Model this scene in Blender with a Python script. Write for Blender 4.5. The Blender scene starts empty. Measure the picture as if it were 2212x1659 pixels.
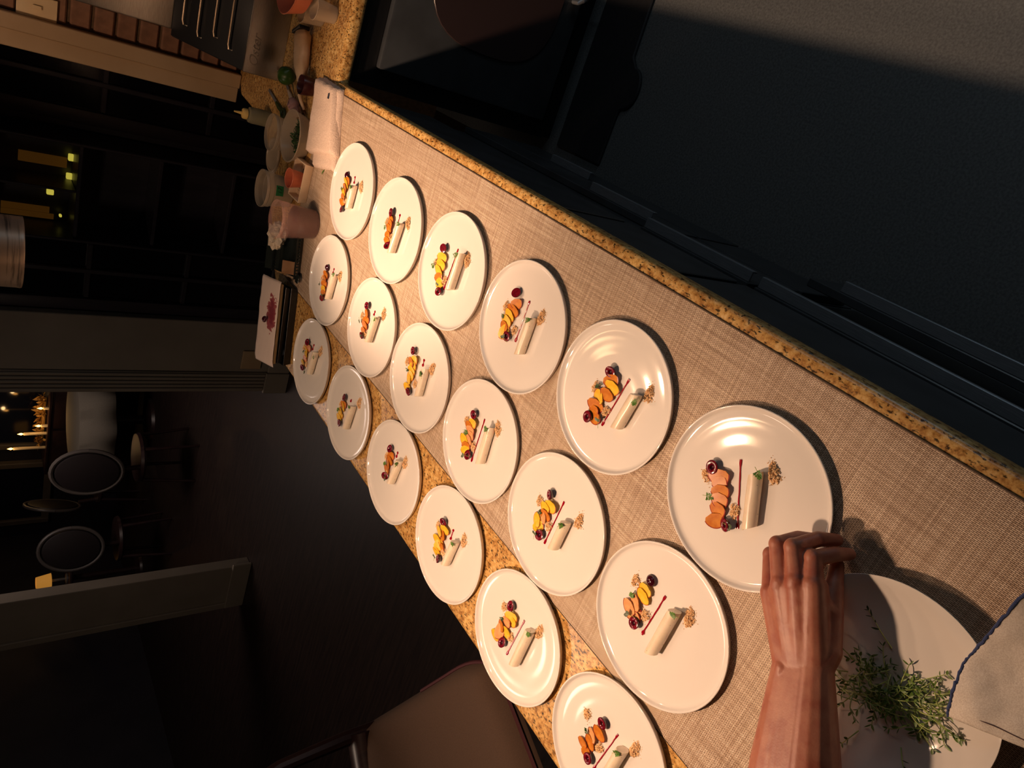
import bpy, bmesh, math, random
from mathutils import Vector, Matrix, noise
C = bpy.context.scene.collection
SC = bpy.context.scene
random.seed(7)
PI = math.pi

# ------------------------------------------------------------------ camera
cam = bpy.data.cameras.new('camera'); cam.sensor_fit = 'HORIZONTAL'; cam.sensor_width = 36.0
cam.lens = 36.0 * 1521.886 / 2212.0
cam.clip_start = 0.02; cam.clip_end = 60
camo = bpy.data.objects.new('camera', cam); C.objects.link(camo)
camo.matrix_world = Matrix(((0.3201143, 0.8634704, 0.3898021, 0.0),
                            (-0.5449988, 0.5043957, -0.6697471, 0.0),
                            (-0.7749213, 0.0019539, 0.6320547, 1.8589576),
                            (0, 0, 0, 1)))
SC.camera = camo

# ------------------------------------------------------------------ world, view
SC.view_settings.view_transform = 'Standard'
SC.view_settings.look = 'None'
SC.view_settings.gamma = 1.0
SC.view_settings.use_curve_mapping = False
SC.view_settings.exposure = 0.0
w = bpy.data.worlds.new('night'); SC.world = w; w.use_nodes = True
w.node_tree.nodes['Background'].inputs[0].default_value = (0.55, 0.6, 0.9, 1)
w.node_tree.nodes['Background'].inputs[1].default_value = 0.008

def light(name, kind, loc, power, color, **k):
    d = bpy.data.lights.new(name, kind); d.energy = power; d.color = color
    for a, b in k.items(): setattr(d, a, b)
    o = bpy.data.objects.new(name, d); C.objects.link(o); o.location = loc
    return o
WARM = (1.0, 0.625, 0.40)
# cool strip light over the kitchen aisle, and an added cold fill across it, for glints on the drawers
kl = light('kitchen_ceiling_light', 'AREA', (1.3, 0.9, 2.55), 3.2, (0.82, 0.92, 1.0), shape='RECTANGLE', size=0.3, size_y=1.2)
fl = light('aisle_fill_light', 'AREA', (2.6, 0.9, 1.2), 4.0, (0.72, 0.88, 1.0), shape='RECTANGLE', size=1.1, size_y=0.5)
fl.rotation_euler = (0, math.pi/2, 0)
# added fills: a spot brightening the brick wall, a dim disc for the seating side
wash = light('wall_fill_light', 'SPOT', (-0.75, 1.75, 2.58), 26, WARM, spot_size=math.radians(48), spot_blend=0.7, shadow_soft_size=0.05)
wash.rotation_euler = (Vector((-0.42, 3.1, 1.35)) - wash.location).to_track_quat('-Z', 'Y').to_euler()
sl_light = light('seating_fill_light', 'AREA', (-2.7, 1.6, 2.58), 9.0, (1.0, 0.74, 0.56), shape='DISK', size=0.5)
# added ambient fill for the dining room
dl = light('dining_fill_light', 'AREA', (-3.4, 5.2, 2.5), 18.0, (1.0, 0.78, 0.68), shape='DISK', size=1.2)

# ------------------------------------------------------------------ helpers
def lin(c):
    return tuple(((v/255.0)/12.92 if v/255.0 <= 0.04045 else ((v/255.0+0.055)/1.055)**2.4) for v in c)
MATS = {}
def mat(name, rgb, rough=0.5, metal=0.0, spec=0.5, alpha=1.0, emis=None, estr=0.0, sub=0.0, trans=0.0, coat=0.0):
    if name in MATS: return MATS[name]
    m = bpy.data.materials.new(name); m.use_nodes = True
    b = m.node_tree.nodes['Principled BSDF']
    b.inputs['Base Color'].default_value = (*lin(rgb), 1)
    b.inputs['Roughness'].default_value = rough
    b.inputs['Metallic'].default_value = metal
    b.inputs['Specular IOR Level'].default_value = spec
    b.inputs['Alpha'].default_value = alpha
    if coat: b.inputs['Coat Weight'].default_value = coat; b.inputs['Coat Roughness'].default_value = 0.06
    if sub:
        b.inputs['Subsurface Weight'].default_value = sub
        b.inputs['Subsurface Scale'].default_value = 0.004
        b.inputs['Subsurface Radius'].default_value = (1.0, 0.45, 0.25)
    if trans: b.inputs['Transmission Weight'].default_value = trans
    if emis:
        b.inputs['Emission Color'].default_value = (*lin(emis), 1)
        b.inputs['Emission Strength'].default_value = estr
    MATS[name] = m
    return m
def nd(m, t, **k):
    n = m.node_tree.nodes.new(t)
    for a, b in k.items(): setattr(n, a, b)
    return n
def ln(m, a, b): m.node_tree.links.new(a, b)
def bsdf(m): return m.node_tree.nodes['Principled BSDF']
def coords(m, scale=(1, 1, 1), rot=(0, 0, 0)):
    tc = nd(m, 'ShaderNodeTexCoord'); mp = nd(m, 'ShaderNodeMapping')
    mp.inputs['Scale'].default_value = scale; mp.inputs['Rotation'].default_value = rot
    ln(m, tc.outputs['Object'], mp.inputs['Vector']); return mp.outputs['Vector']
def noise_tex(m, vec, scale, detail=3, rough=0.55):
    n = nd(m, 'ShaderNodeTexNoise'); n.inputs['Scale'].default_value = scale
    n.inputs['Detail'].default_value = detail; n.inputs['Roughness'].default_value = rough
    ln(m, vec, n.inputs['Vector']); return n.outputs['Fac']
def ramp(m, fac, stops):
    r = nd(m, 'ShaderNodeValToRGB'); e = r.color_ramp.elements
    while len(e) < len(stops): e.new(0.5)
    for i, (p, c) in enumerate(stops):
        e[i].position = p; e[i].color = (*lin(c), 1)
    ln(m, fac, r.inputs['Fac']); return r.outputs['Color']
def bump(m, fac, strength=0.3, dist=0.002):
    b = nd(m, 'ShaderNodeBump'); b.inputs['Strength'].default_value = strength; b.inputs['Distance'].default_value = dist
    ln(m, fac, b.inputs['Height']); ln(m, b.outputs['Normal'], bsdf(m).inputs['Normal'])
def mixc(m, fac, a, b, mode='MIX'):
    x = nd(m, 'ShaderNodeMix', data_type='RGBA', blend_type=mode)
    if isinstance(fac, (int, float)): x.inputs[0].default_value = fac
    else: ln(m, fac, x.inputs[0])
    for i, v in ((6, a), (7, b)):
        if isinstance(v, tuple): x.inputs[i].default_value = (*lin(v), 1)
        else: ln(m, v, x.inputs[i])
    return x.outputs[2]
def noisy(name, rgb1, rgb2, scale, rough=0.6, bs=0.0, bd=0.002, stretch=(1, 1, 1), lo=0.35, hi=0.65, **k):
    if name in MATS: return MATS[name]
    m = mat(name, rgb1, rough, **k); v = coords(m, stretch)
    f = noise_tex(m, v, scale)
    ln(m, ramp(m, f, [(lo, rgb1), (hi, rgb2)]), bsdf(m).inputs['Base Color'])
    if bs: bump(m, f, bs, bd)
    return m

class MB:
    """collects verts and faces, with one material index per face"""
    def __init__(s): s.v = []; s.f = []; s.mi = []
    def add(s, v, f, mi=0):
        o = len(s.v); s.v += [tuple(p) for p in v]; s.f += [tuple(i+o for i in q) for q in f]; s.mi += [mi]*len(f); return s
    def box(s, x0, x1, y0, y1, z0, z1, mi=0):
        v = [(x, y, z) for x in (x0, x1) for y in (y0, y1) for z in (z0, z1)]
        return s.add(v, [(0,1,3,2),(4,6,7,5),(0,4,5,1),(2,3,7,6),(0,2,6,4),(1,5,7,3)], mi)
    def lathe(s, prof, n=48, c=(0,0,0), mi=0, M=None):
        v = []; f = []; rows = []
        for r, z in prof:
            if r < 1e-6: rows.append([len(v)]); v.append((0, 0, z))
            else:
                rows.append(list(range(len(v), len(v)+n)))
                v += [(r*math.cos(2*PI*i/n), r*math.sin(2*PI*i/n), z) for i in range(n)]
        for a, b in zip(rows, rows[1:]):
            for i in range(n):
                j = (i+1) % n
                if len(a) == 1 and len(b) == 1: continue
                if len(a) == 1: f.append((a[0], b[j], b[i]))
                elif len(b) == 1: f.append((a[i], a[j], b[0]))
                else: f.append((a[i], a[j], b[j], b[i]))
        if M: v = [tuple(M @ Vector(p)) for p in v]
        v = [(p[0]+c[0], p[1]+c[1], p[2]+c[2]) for p in v]
        return s.add(v, f, mi)
    def tube(s, pts, rad, n=8, mi=0, flat=1.0, cap=True, up=(0,0,1)):
        pts = [Vector(p) for p in pts]; v = []; f = []
        if not isinstance(rad, (list, tuple)): rad = [rad]*len(pts)
        for i, p in enumerate(pts):
            t = (pts[min(i+1, len(pts)-1)] - pts[max(i-1, 0)]).normalized()
            u = Vector(up)
            if abs(t.dot(u)) > 0.95: u = Vector((1, 0, 0))
            a = t.cross(u).normalized(); b = a.cross(t).normalized()
            for k in range(n):
                q = 2*PI*k/n
                v.append(tuple(p + a*rad[i]*math.cos(q) + b*rad[i]*flat*math.sin(q)))
        for i in range(len(pts)-1):
            for k in range(n):
                j = (k+1) % n
                f.append((i*n+k, i*n+j, (i+1)*n+j, (i+1)*n+k))
        if cap:
            f.append(tuple(range(n-1, -1, -1))); f.append(tuple(range((len(pts)-1)*n, len(pts)*n)))
        return s.add(v, f, mi)
    def prism(s, outline, z0, z1, mi=0):
        n = len(outline)
        v = [(x, y, z0) for x, y in outline] + [(x, y, z1) for x, y in outline]
        f = [tuple(range(n-1, -1, -1)), tuple(range(n, 2*n))]
        f += [(i, (i+1) % n, n+(i+1) % n, n+i) for i in range(n)]
        return s.add(v, f, mi)
    def grid(s, fn, nu, nv, mi=0):
        v = [fn(i/(nu-1), j/(nv-1)) for i in range(nu) for j in range(nv)]
        f = [(i*nv+j, (i+1)*nv+j, (i+1)*nv+j+1, i*nv+j+1) for i in range(nu-1) for j in range(nv-1)]
        return s.add(v, f, mi)
    def mesh(s, name, mats, smooth=True, bevel=0.0, seg=2, angle=35):
        me = bpy.data.meshes.new(name); me.from_pydata(s.v, [], s.f)
        mats = mats if isinstance(mats, (list, tuple)) else [mats]
        for m in mats: me.materials.append(m)
        me.polygons.foreach_set('material_index', s.mi)
        bm = bmesh.new(); bm.from_mesh(me)
        bmesh.ops.recalc_face_normals(bm, faces=bm.faces)
        if bevel:
            es = [e for e in bm.edges if len(e.link_faces) == 2 and e.calc_face_angle(0) > math.radians(40)]
            bmesh.ops.bevel(bm, geom=es, offset=bevel, segments=seg, affect='EDGES', profile=0.6, clamp_overlap=True)
        for fc in bm.faces: fc.smooth = smooth
        if smooth:
            for e in bm.edges:
                if len(e.link_faces) == 2 and e.calc_face_angle(0) > math.radians(angle): e.smooth = False
        bm.to_mesh(me); bm.free(); me.update()
        return me
def put(name, me, parent=None, loc=(0,0,0), rot=(0,0,0), scale=None):
    o = bpy.data.objects.new(name, me); C.objects.link(o)
    if parent is not None: o.parent = parent
    o.location = loc; o.rotation_euler = rot
    if scale: o.scale = scale
    return o
def tag(o, label=None, cat=None, group=None, kind=None):
    if label: o['label'] = label
    if cat: o['category'] = cat
    if group: o['group'] = group
    if kind: o['kind'] = kind
    return o
def empty(name, loc, label, cat, group=None, rz=0.0):
    o = bpy.data.objects.new(name, None); C.objects.link(o); o.location = loc; o.rotation_euler = (0, 0, rz)
    o.empty_display_size = 0.02
    return tag(o, label, cat, group)
def struct(name, me, parent=None):
    o = put(name, me, parent)
    if parent is None: o['kind'] = 'structure'
    return o
ZT = 0.92          # top of the stone worktop
ZM = ZT + 0.0016   # top of the woven mat
# ================================================================== materials of the large surfaces
stone = mat('gold_granite', (150, 110, 60), 0.28)
v = coords(stone)
f1 = noise_tex(stone, v, 85, 6, 0.72); f2 = noise_tex(stone, v, 12, 4); f3 = noise_tex(stone, coords(stone, (1, 0.5, 1)), 210, 3, 0.6)
base = ramp(stone, f1, [(0.30, (96, 66, 38)), (0.42, (186, 140, 78)), (0.54, (222, 184, 116)), (0.72, (240, 216, 164))])
big = ramp(stone, f2, [(0.35, (190, 156, 116)), (0.65, (255, 246, 226))])
c1 = mixc(stone, 0.55, base, big, 'MULTIPLY')
spk = ramp(stone, f3, [(0.36, (22, 18, 16)), (0.44, (255, 255, 255))])
ln(stone, mixc(stone, 0.9, c1, spk, 'MULTIPLY'), bsdf(stone).inputs['Base Color'])

weave = mat('woven_mat', (170, 140, 105), 0.62)
v = coords(weave, rot=(0, 0, PI/2))
br = nd(weave, 'ShaderNodeTexBrick'); br.offset = 0.5; br.squash = 1.0
ln(weave, v, br.inputs['Vector'])
br.inputs['Color1'].default_value = (*lin((252, 236, 212)), 1); br.inputs['Color2'].default_value = (*lin((240, 220, 192)), 1)
br.inputs['Mortar'].default_value = (*lin((96, 64, 40)), 1)
br.inputs['Scale'].default_value = 1.0; br.inputs['Mortar Size'].default_value = 0.00042; br.inputs['Mortar Smooth'].default_value = 0.5
br.inputs['Brick Width'].default_value = 0.0062; br.inputs['Row Height'].default_value = 0.0021
s1 = noise_tex(weave, coords(weave, (400, 6, 1)), 1.0, 2); s2 = noise_tex(weave, coords(weave, (7, 260, 1)), 1.0, 2)
k1 = ramp(weave, s1, [(0.35, (218, 208, 200)), (0.65, (255, 255, 255))]); k2 = ramp(weave, s2, [(0.35, (222, 212, 204)), (0.65, (255, 255, 255))])
cc = mixc(weave, 1.0, mixc(weave, 1.0, br.outputs['Color'], k1, 'MULTIPLY'), k2, 'MULTIPLY')
ln(weave, cc, bsdf(weave).inputs['Base Color'])
inv = nd(weave, 'ShaderNodeMath', operation='SUBTRACT'); inv.inputs[0].default_value = 1.0
ln(weave, br.outputs['Fac'], inv.inputs[1]); bump(weave, inv.outputs[0], 0.55, 0.0007)

concrete = noisy('sealed_concrete', (84, 87, 88), (106, 110, 110), 160, 0.5, 0.06, 0.0006)
woodfloor = noisy('dark_wood_floor', (30, 21, 19), (44, 32, 28), 6, 0.45, 0.1, 0.002, stretch=(0.6, 9, 1))
brickm = noisy('red_brick', (126, 92, 72), (148, 108, 84), 30, 0.85, 0.4, 0.003)
mortar = noisy('mortar', (92, 72, 52), (110, 86, 62), 60, 0.95, 0.5, 0.003)
cream = noisy('cream_paint', (168, 140, 104), (178, 150, 114), 5, 0.6)
greyp = noisy('grey_paint', (128, 118, 104), (136, 126, 112), 4, 0.7)
darkp = noisy('dark_paint', (38, 36, 44), (46, 43, 50), 3, 0.5)
blackp = noisy('black_lacquer', (52, 55, 58), (62, 66, 70), 8, 0.34)
steel = noisy('brushed_steel', (150, 146, 140), (170, 166, 160), 40, 0.33, stretch=(1, 30, 30), metal=1.0)
dsteel = noisy('dark_steel', (120, 126, 132), (140, 146, 152), 30, 0.42, stretch=(30, 1, 30), metal=0.5)
blk = mat('black_plastic', (20, 21, 23), 0.38)
rubber = noisy('black_rubber', (20, 21, 24), (28, 29, 33), 80, 0.7, 0.2, 0.001)

# ================================================================== room shell
m = MB().box(-0.30, 3.4, -2.6, 3.5, -0.05, 0.0)
struct('floor', m.mesh('floor', concrete, False))
m = MB().box(-7.2, -0.30, -2.6, 8.6, -0.05, 0.0)
struct('floor', m.mesh('dining_floor', woodfloor, False))
m = MB().box(-7.2, 3.4, -2.6, 8.6, 2.62, 2.7)
struct('ceiling', m.mesh('ceiling', darkp, False))
m = MB().box(3.4, 3.5, -2.6, 3.5, 0, 2.62); struct('wall_right', m.mesh('wall_right', darkp, False))
m = MB().box(-7.3, -7.2, -2.6, 8.6, 0, 2.62); struct('wall_left', m.mesh('wall_left', darkp, False))
m = MB().box(-7.2, 3.4, -2.7, -2.6, 0, 2.62); struct('wall_front', m.mesh('wall_front', darkp, False))
# brick wall behind the cooking appliance: mortar bed and every brick
m = MB().box(-0.40, 3.4, 3.14, 3.5, 0, 2.62)
wb = struct('wall_back', m.mesh('wall_back', mortar, False))
BW, BH, BJ = 0.195, 0.062, 0.011
bricks = {}
def brick_mesh(wd):
    k = round(wd, 3)
    if k not in bricks:
        bricks[k] = MB().box(0, wd, -0.012, 0.02, 0, BH).mesh('brick', brickm, True, 0.005, 1)
    return bricks[k]
for r in range(14):
    z = 0.93 + r*(BH+BJ)
    x = -0.374 if r % 2 == 0 else -0.374
    first = 0.088 if r % 2 == 0 else BW
    c = 0
    while x < 0.42:
        wd = first if c == 0 else BW
        o = put('brick', brick_mesh(wd), wb, (x, 3.14 + random.uniform(-0.002, 0.003), z), (0, 0, random.uniform(-0.006, 0.006)))
        x += wd + BJ; c += 1
# cream pilaster at the end of the brick wall: two stepped bands
m = MB().box(-0.43, -0.378, 3.085, 3.30, ZT+0.001, 2.62).box(-0.487, -0.43, 3.10, 3.30, ZT+0.001, 2.62)
tr = struct('trim_1', m.mesh('trim_1', cream, True, 0.003, 1))
# light switch on the brick
sw = empty('switch_plate', (-0.343, 3.126, 1.60), 'cream switch plate on the brick wall above the steel appliance', 'switch')
put('plate', MB().box(-0.036, 0.036, -0.008, 0, -0.058, 0.058).mesh('plate', mat('switch_cream', (232, 205, 160), 0.4), True, 0.002), sw)
put('toggle', MB().box(-0.006, 0.006, -0.016, -0.008, -0.012, 0.012).mesh('toggle', mat('switch_cream', (0, 0, 0)), True, 0.001), sw)

# dark glazed doors between the pilaster and the grey wall: frame, panes, mullions
frame = noisy('dark_door_wood', (40, 36, 42), (50, 45, 50), 5, 0.38, stretch=(8, 8, 1))
glass = mat('night_glass', (16, 16, 22), 0.12, spec=0.6)
m = MB().box(-2.0, -0.43, 4.22, 4.32, 0, 2.62)
wd_ = struct('wall_far', m.mesh('wall_far', darkp, False))
def door(n, x0, x1):
    m = MB()
    m.box(x0, x0+0.07, 4.14, 4.215, 0, 2.3); m.box(x1-0.07, x1, 4.14, 4.215, 0, 2.3)
    m.box(x0+0.07, x1-0.07, 4.14, 4.215, 0, 0.22); m.box(x0+0.07, x1-0.07, 4.14, 4.215, 2.2, 2.3)
    d = struct(n, m.mesh(n, frame, True, 0.012, 2))
    put('pane', MB().box(x0+0.07, x1-0.07, 4.17, 4.185, 0.22, 2.2).mesh('pane', glass, False), d)
    for zz in (0.72, 1.22, 1.72):
        put('glazing_bar', MB().box(x0+0.072, x1-0.072, 4.152, 4.169, zz-0.013, zz+0.013).mesh('glazing_bar', frame, True, 0.004, 1), d)
    put('glazing_bar', MB().box((x0+x1)/2-0.013, (x0+x1)/2+0.013, 4.146, 4.1685, 0.222, 2.198).mesh('glazing_bar', frame, True, 0.004, 1), d)
    return d
door('door_1', -0.93, -0.52); door('door_2', -1.94, -1.48)
# made-up cabinet between the doors; its glow stands for amber lights in the glass
bb = empty('glow_cabinet', (-1.205, 4.02, 0), 'tall dark made-up cabinet with dim amber glowing panels on its shelves', 'cabinet')
put('carcass', MB().box(-0.25, -0.235, -0.13, 0.13, 0.2, 2.2).box(0.225, 0.24, -0.13, 0.13, 0.2, 2.2).box(-0.235, 0.225, 0.115, 0.13, 0.2, 2.2).box(-0.25, 0.24, -0.13, 0.13, 0.0, 0.2).box(-0.25, 0.24, -0.13, 0.13, 2.2, 2.24)
    .mesh('carcass', frame, True, 0.004, 1), bb)
for zz in (0.62, 0.98, 1.33, 1.70):
    put('shelf', MB().box(-0.234, 0.224, -0.11, 0.114, zz-0.009, zz+0.009).mesh('shelf', frame, True, 0.003, 1), bb)
put('divider', MB().box(-0.006, 0.006, -0.11, 0.114, 1.34, 2.19).mesh('divider', frame, True, 0.002, 1), bb)
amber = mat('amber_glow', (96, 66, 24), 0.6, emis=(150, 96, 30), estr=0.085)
yellow_glow = mat('glow_block', (240, 220, 90), 0.5, emis=(230, 214, 84), estr=0.55)  # glowing blocks in place of the bright yellow spots, no real lamps
for (x0, x1, z0, z1) in ((0.05, 0.10, 1.36, 1.56), (-0.055, -0.008, 1.36, 1.55), (-0.225, -0.20, 1.40, 1.62), (-0.195, -0.165, 1.42, 1.62)):
    put('amber_panel', MB().box(x0, x1, 0.10, 0.112, z0, z1).mesh('amber_panel', amber, False), bb)
for (x, z, wx, wz) in ((0.115, 1.345, 0.016, 0.03), (0.02, 1.35, 0.014, 0.026), (-0.075, 1.425, 0.012, 0.03), (0.12, 1.77, 0.013, 0.02), (-0.02, 1.78, 0.013, 0.02), (-0.19, 1.375, 0.006, 0.012)):
    put('glow_block', MB().box(x-wx, x+wx, 0.06, 0.085, z-wz/2, z+wz/2).mesh('glow_block', yellow_glow, True, 0.003, 1), bb)
# grey wall block with fluted casing on its left edge
m = MB().box(-2.30, -1.95, 4.10, 4.60, 0, 2.62)
wl = struct('wall_mid', m.mesh('wall_mid', greyp, True, 0.004, 1))
m = MB().box(-2.44, -2.30, 4.085, 4.60, 0, 2.62)
for k in range(5): m.box(-2.425+k*0.026, -2.409+k*0.026, 4.072, 4.0845, 0.16, 2.62)
m.box(-2.447, -2.296, 4.066, 4.0845, 0, 0.16)
struct('trim_2', m.mesh('trim_2', greyp, True, 0.004, 1))
m = MB().box(-2.296, -1.95, 4.075, 4.0995, 0, 0.15)
struct('baseboard_mid', m.mesh('baseboard_mid', greyp, True, 0.006, 1))
m = MB().box(-2.27, -2.14, 4.085, 4.0995, 0.2, 0.33)
vt = put('wall_vent', m.mesh('wall_vent', cream, True, 0.003, 1)); tag(vt, 'small tan cover plate low on the grey wall block', 'wall plate')
# second wall block further left
m = MB().box(-4.28, -3.93, 4.0, 4.09, 0, 2.62); struct('wall_side', m.mesh('wall_side', greyp, True, 0.004, 1))
m = MB().box(-4.33, -3.90, 3.978, 3.999, 0, 0.14).box(-4.335, -4.28, 3.985, 4.1, 0, 2.62); struct('trim_3', m.mesh('trim_3', greyp, True, 0.005, 1))
# far dining room wall with night windows
m = MB().box(-7.2, 3.4, 8.5, 8.6, 0, 2.62); struct('wall_dining', m.mesh('wall_dining', darkp, False))
navy = mat('night_window', (22, 26, 42), 0.08, spec=0.6)
wfr = noisy('window_paint', (92, 82, 70), (104, 94, 80), 5, 0.6)
for i, (x0, x1) in enumerate(((-5.75, -5.0), (-4.75, -4.1), (-6.9, -6.1))):
    m = MB().box(x0-0.07, x0, 8.42, 8.499, 0.75, 2.4).box(x1, x1+0.07, 8.42, 8.499, 0.75, 2.4).box(x0, x1, 8.42, 8.499, 0.75, 0.83).box(x0, x1, 8.42, 8.499, 2.32, 2.4)
    wn = struct('window_%d' % (i+1), m.mesh('window', wfr, True, 0.006, 1))
    put('pane', MB().box(x0, x1, 8.46, 8.47, 0.83, 2.32).mesh('pane', navy, False), wn)
    put('glazing_bar', MB().box(x0, x1, 8.44, 8.4595, 1.56, 1.60).mesh('glazing_bar', wfr, True, 0.004, 1), wn)

# ================================================================== stone worktop on its cabinets
out = [(-0.211, -0.7), (-0.211, 2.185), (1.5, 2.185), (1.5, 3.125), (-0.375, 3.125), (-0.45, 3.07), (-0.48, 2.73), (-0.92, 2.37), (-1.161, 2.137), (-1.161, -0.7)]
m = MB().prism(out, ZT-0.042, ZT)
wt = put('worktop', m.mesh('worktop', stone, True, 0.016, 4))
tag(wt, 'speckled golden granite worktop running under the plates and the mat', 'worktop')
# base cabinets under the worktop, kitchen side
def cabinet(y0, y1, label, drawers, openx=0.0):
    r = empty('base_cabinet', (-0.246, y0, 0), label, 'cabinet', 'black base cabinets under the granite worktop')
    ln_ = y1-y0
    put('carcass', MB().box(-0.62, -0.004, 0.002, ln_-0.002, 0.10, ZT-0.044).box(-0.62, -0.06, 0.002, ln_-0.002, 0, 0.10).mesh('carcass', blackp, False), r)
    for (z0, z1, dx, a, b) in drawers:
        d = put('drawer', MB().box(-0.003, 0.016, 0.008, ln_-0.008, z0, z1).mesh('drawer', blackp, True, 0.002, 1), r, (dx, 0, 0))
        if b > a: put('pull', MB().box(0.016, 0.040, a, b, z1-0.012, z1-0.007).box(0.036, 0.040, a, b, z1-0.024, z1-0.012).mesh('pull', dsteel, True, 0.0012, 1), d)
    return r
cabinet(-0.65, 0.80, 'nearest wide black base cabinet with two long steel pulls under the granite edge', [(0.60, 0.87, 0.0, 0, 0), (0.40, 0.57, 0.0, 0.3, 1.44), (0.13, 0.385, 0.04, 0.3, 1.37)])
cabinet(0.805, 1.15, 'narrow black base cabinet below the fourth plate with one steel edge pull', [(0.60, 0.87, 0.0, 0, 0), (0.36, 0.565, 0.0, 0.012, 0.335), (0.13, 0.345, 0, 0, 0)])
cabinet(1.155, 2.16, 'far black base cabinet by the corner with short steel pulls', [(0.60, 0.87, 0.0, 0, 0), (0.32, 0.455, 0.0, 0.07, 0.32), (0.13, 0.305, 0, 0.5, 0.7)])
# black range set into the back run
rg = empty('range', (0.30, 2.21, 0), 'black range with rounded oven window below the corner worktop', 'range')
put('body', MB().box(-0.50, 0.62, 0.0, 0.6, 0.08, ZT-0.044).box(-0.5, 0.62, 0.05, 0.6, 0, 0.08).mesh('body', blk, False), rg)
dr = put('door', MB().box(-0.44, 0.42, -0.03, -0.001, 0.12, 0.80).mesh('door', blackp, True, 0.008, 2), rg)
ov = [(0.24*math.copysign(abs(math.cos(a))**0.7, math.cos(a))-0.06, 0.25*math.copysign(abs(math.sin(a))**0.7, math.sin(a))) for a in [2*PI*i/36 for i in range(36)]]
me = MB().prism(ov, 0, 0.006).mesh('window', mat('oven_glass', (58, 46, 46), 0.25), True, 0.002, 1)
put('window', me, dr, (0, -0.0305, 0.45), (PI/2, 0, 0))
put('handle', MB().tube([(-0.04, -0.03, 0.16), (-0.04, -0.06, 0.16), (-0.03, -0.062, 0.145), (-0.02, -0.06, 0.13), (-0.02, -0.03, 0.13)], 0.008).mesh('handle', dsteel), dr)
# rubber mat at the foot of the range, with a rounded tab
o_ = [(-0.21, 1.935), (-0.02, 1.935)] + [(0.06+0.07*math.cos(a), 1.925-0.05*math.sin(a)) for a in [PI - PI*i/12 for i in range(13)]] + [(0.16, 1.955), (1.3, 2.01), (1.3, 2.19), (-0.21, 2.19)]
mt = put('floor_mat', MB().prism(o_, 0.001, 0.014).mesh('floor_mat', rubber, True, 0.004, 1))
tag(mt, 'black rubber floor mat with a rounded tab in front of the range', 'floor mat')
# dining side panel of the counter
m = MB().box(-0.90, -0.884, -0.7, 2.1, 0, ZT-0.044); struct('trim_4', m.mesh('trim_4', frame, True, 0.003, 1))

# woven runner
m = MB().prism([(-0.235, -0.7), (-0.235, 2.26), (-0.885, 2.26), (-0.885, -0.7)], ZT+0.0002, ZM)
rn = put('table_runner', m.mesh('table_runner', weave, False))
tag(rn, 'beige and brown woven runner lying along the granite worktop', 'runner')
put('edge_binding', MB().box(-0.2365, -0.2345, -0.7, 2.26, ZT+0.0003, ZM+0.0004).box(-0.8855, -0.8835, -0.7, 2.26, ZT+0.0003, ZM+0.0004).mesh('edge_binding', mat('runner_edge', (70, 50, 34), 0.7), False), rn)

# ================================================================== pendant lamps (the light of the scene)
shadem = mat('lamp_steel', (140, 120, 104), 0.36, metal=0.55)
f_ = noise_tex(shadem, coords(shadem, (2, 2, 30)), 4.0, 4)
ln(shadem, ramp(shadem, f_, [(0.30, (60, 56, 54)), (0.5, (176, 156, 138))]), bsdf(shadem).inputs['Base Color'])
bulbm = mat('bulb_glow', (255, 230, 190), 0.5, emis=(255, 206, 150), estr=14.0)
inner = mat('shade_inside', (200, 180, 150), 0.6)
R_ = 0.089
shade = MB().lathe([(R_, 0), (R_+0.001, 0.004), (R_, 0.01), (R_, 0.20), (0.06, 0.225), (0.02, 0.232), (0.02, 0.228), (0.058, 0.221), (R_-0.004, 0.197), (R_-0.004, 0.004), (R_, 0)], 56).mesh('shade', shadem)
bulb = MB().lathe([(0, 0), (0.016, 0.004), (0.027, 0.02), (0.028, 0.032), (0.02, 0.052), (0.013, 0.065), (0.013, 0.085), (0, 0.085)], 24).mesh('bulb', bulbm)
rod_c = {}
def pendant(x, y, z, label, power, glow=True, spot=150, blend=0.35, rad=0.03, aim=None):
    r = empty('pendant_lamp', (x, y, z), label, 'lamp', 'steel cylinder pendant lamps over the worktop')
    q = Vector((0, 0, -1)) if aim is None else (Vector(aim) - Vector((x, y, z+0.23))).normalized()
    R = Vector((0, 0, -1)).rotation_difference(q); top = Vector((0, 0, 0.23))
    def at(h): return top + R @ Vector((0, 0, h-0.23))                 # the shade swivels about its neck
    def fit(o, h): o.location = at(h); o.rotation_euler = R.to_euler()
    fit(put('shade', shade, r), 0)
    k = round(2.62-z, 3)
    if k not in rod_c:
        rod_c[k] = (MB().lathe([(0, 0.226), (0.006, 0.226), (0.006, k-0.02)], 12).mesh('rod', shadem), MB().lathe([(0, k-0.022), (0.05, k-0.02), (0.055, k-0.001), (0, k-0.001)], 24).mesh('canopy', shadem))
    put('rod', rod_c[k][0], r); put('canopy', rod_c[k][1], r)
    if glow: fit(put('bulb', bulb, r), 0.05)
    if power:
        d = bpy.data.lights.new('lamp_beam', 'SPOT'); d.energy = power; d.color = WARM; d.spot_size = math.radians(spot); d.spot_blend = blend; d.shadow_soft_size = rad
        o = bpy.data.objects.new('lamp_beam', d); C.objects.link(o); o.parent = r; fit(o, 0.035)
    return r
pendant(-0.96, 0.62, 1.90, 'steel pendant lamp over the near end of the worktop', 49, spot=100, blend=0.8)
pendant(-0.80, 1.00, 1.90, 'dimmed steel pendant lamp second from the near end of the worktop', 8, spot=150, blend=0.9, rad=0.014)
pendant(-0.82, 1.40, 1.90, 'dimmed steel pendant lamp third from the near end of the worktop', 12, spot=150, blend=0.9, rad=0.014)
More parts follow.
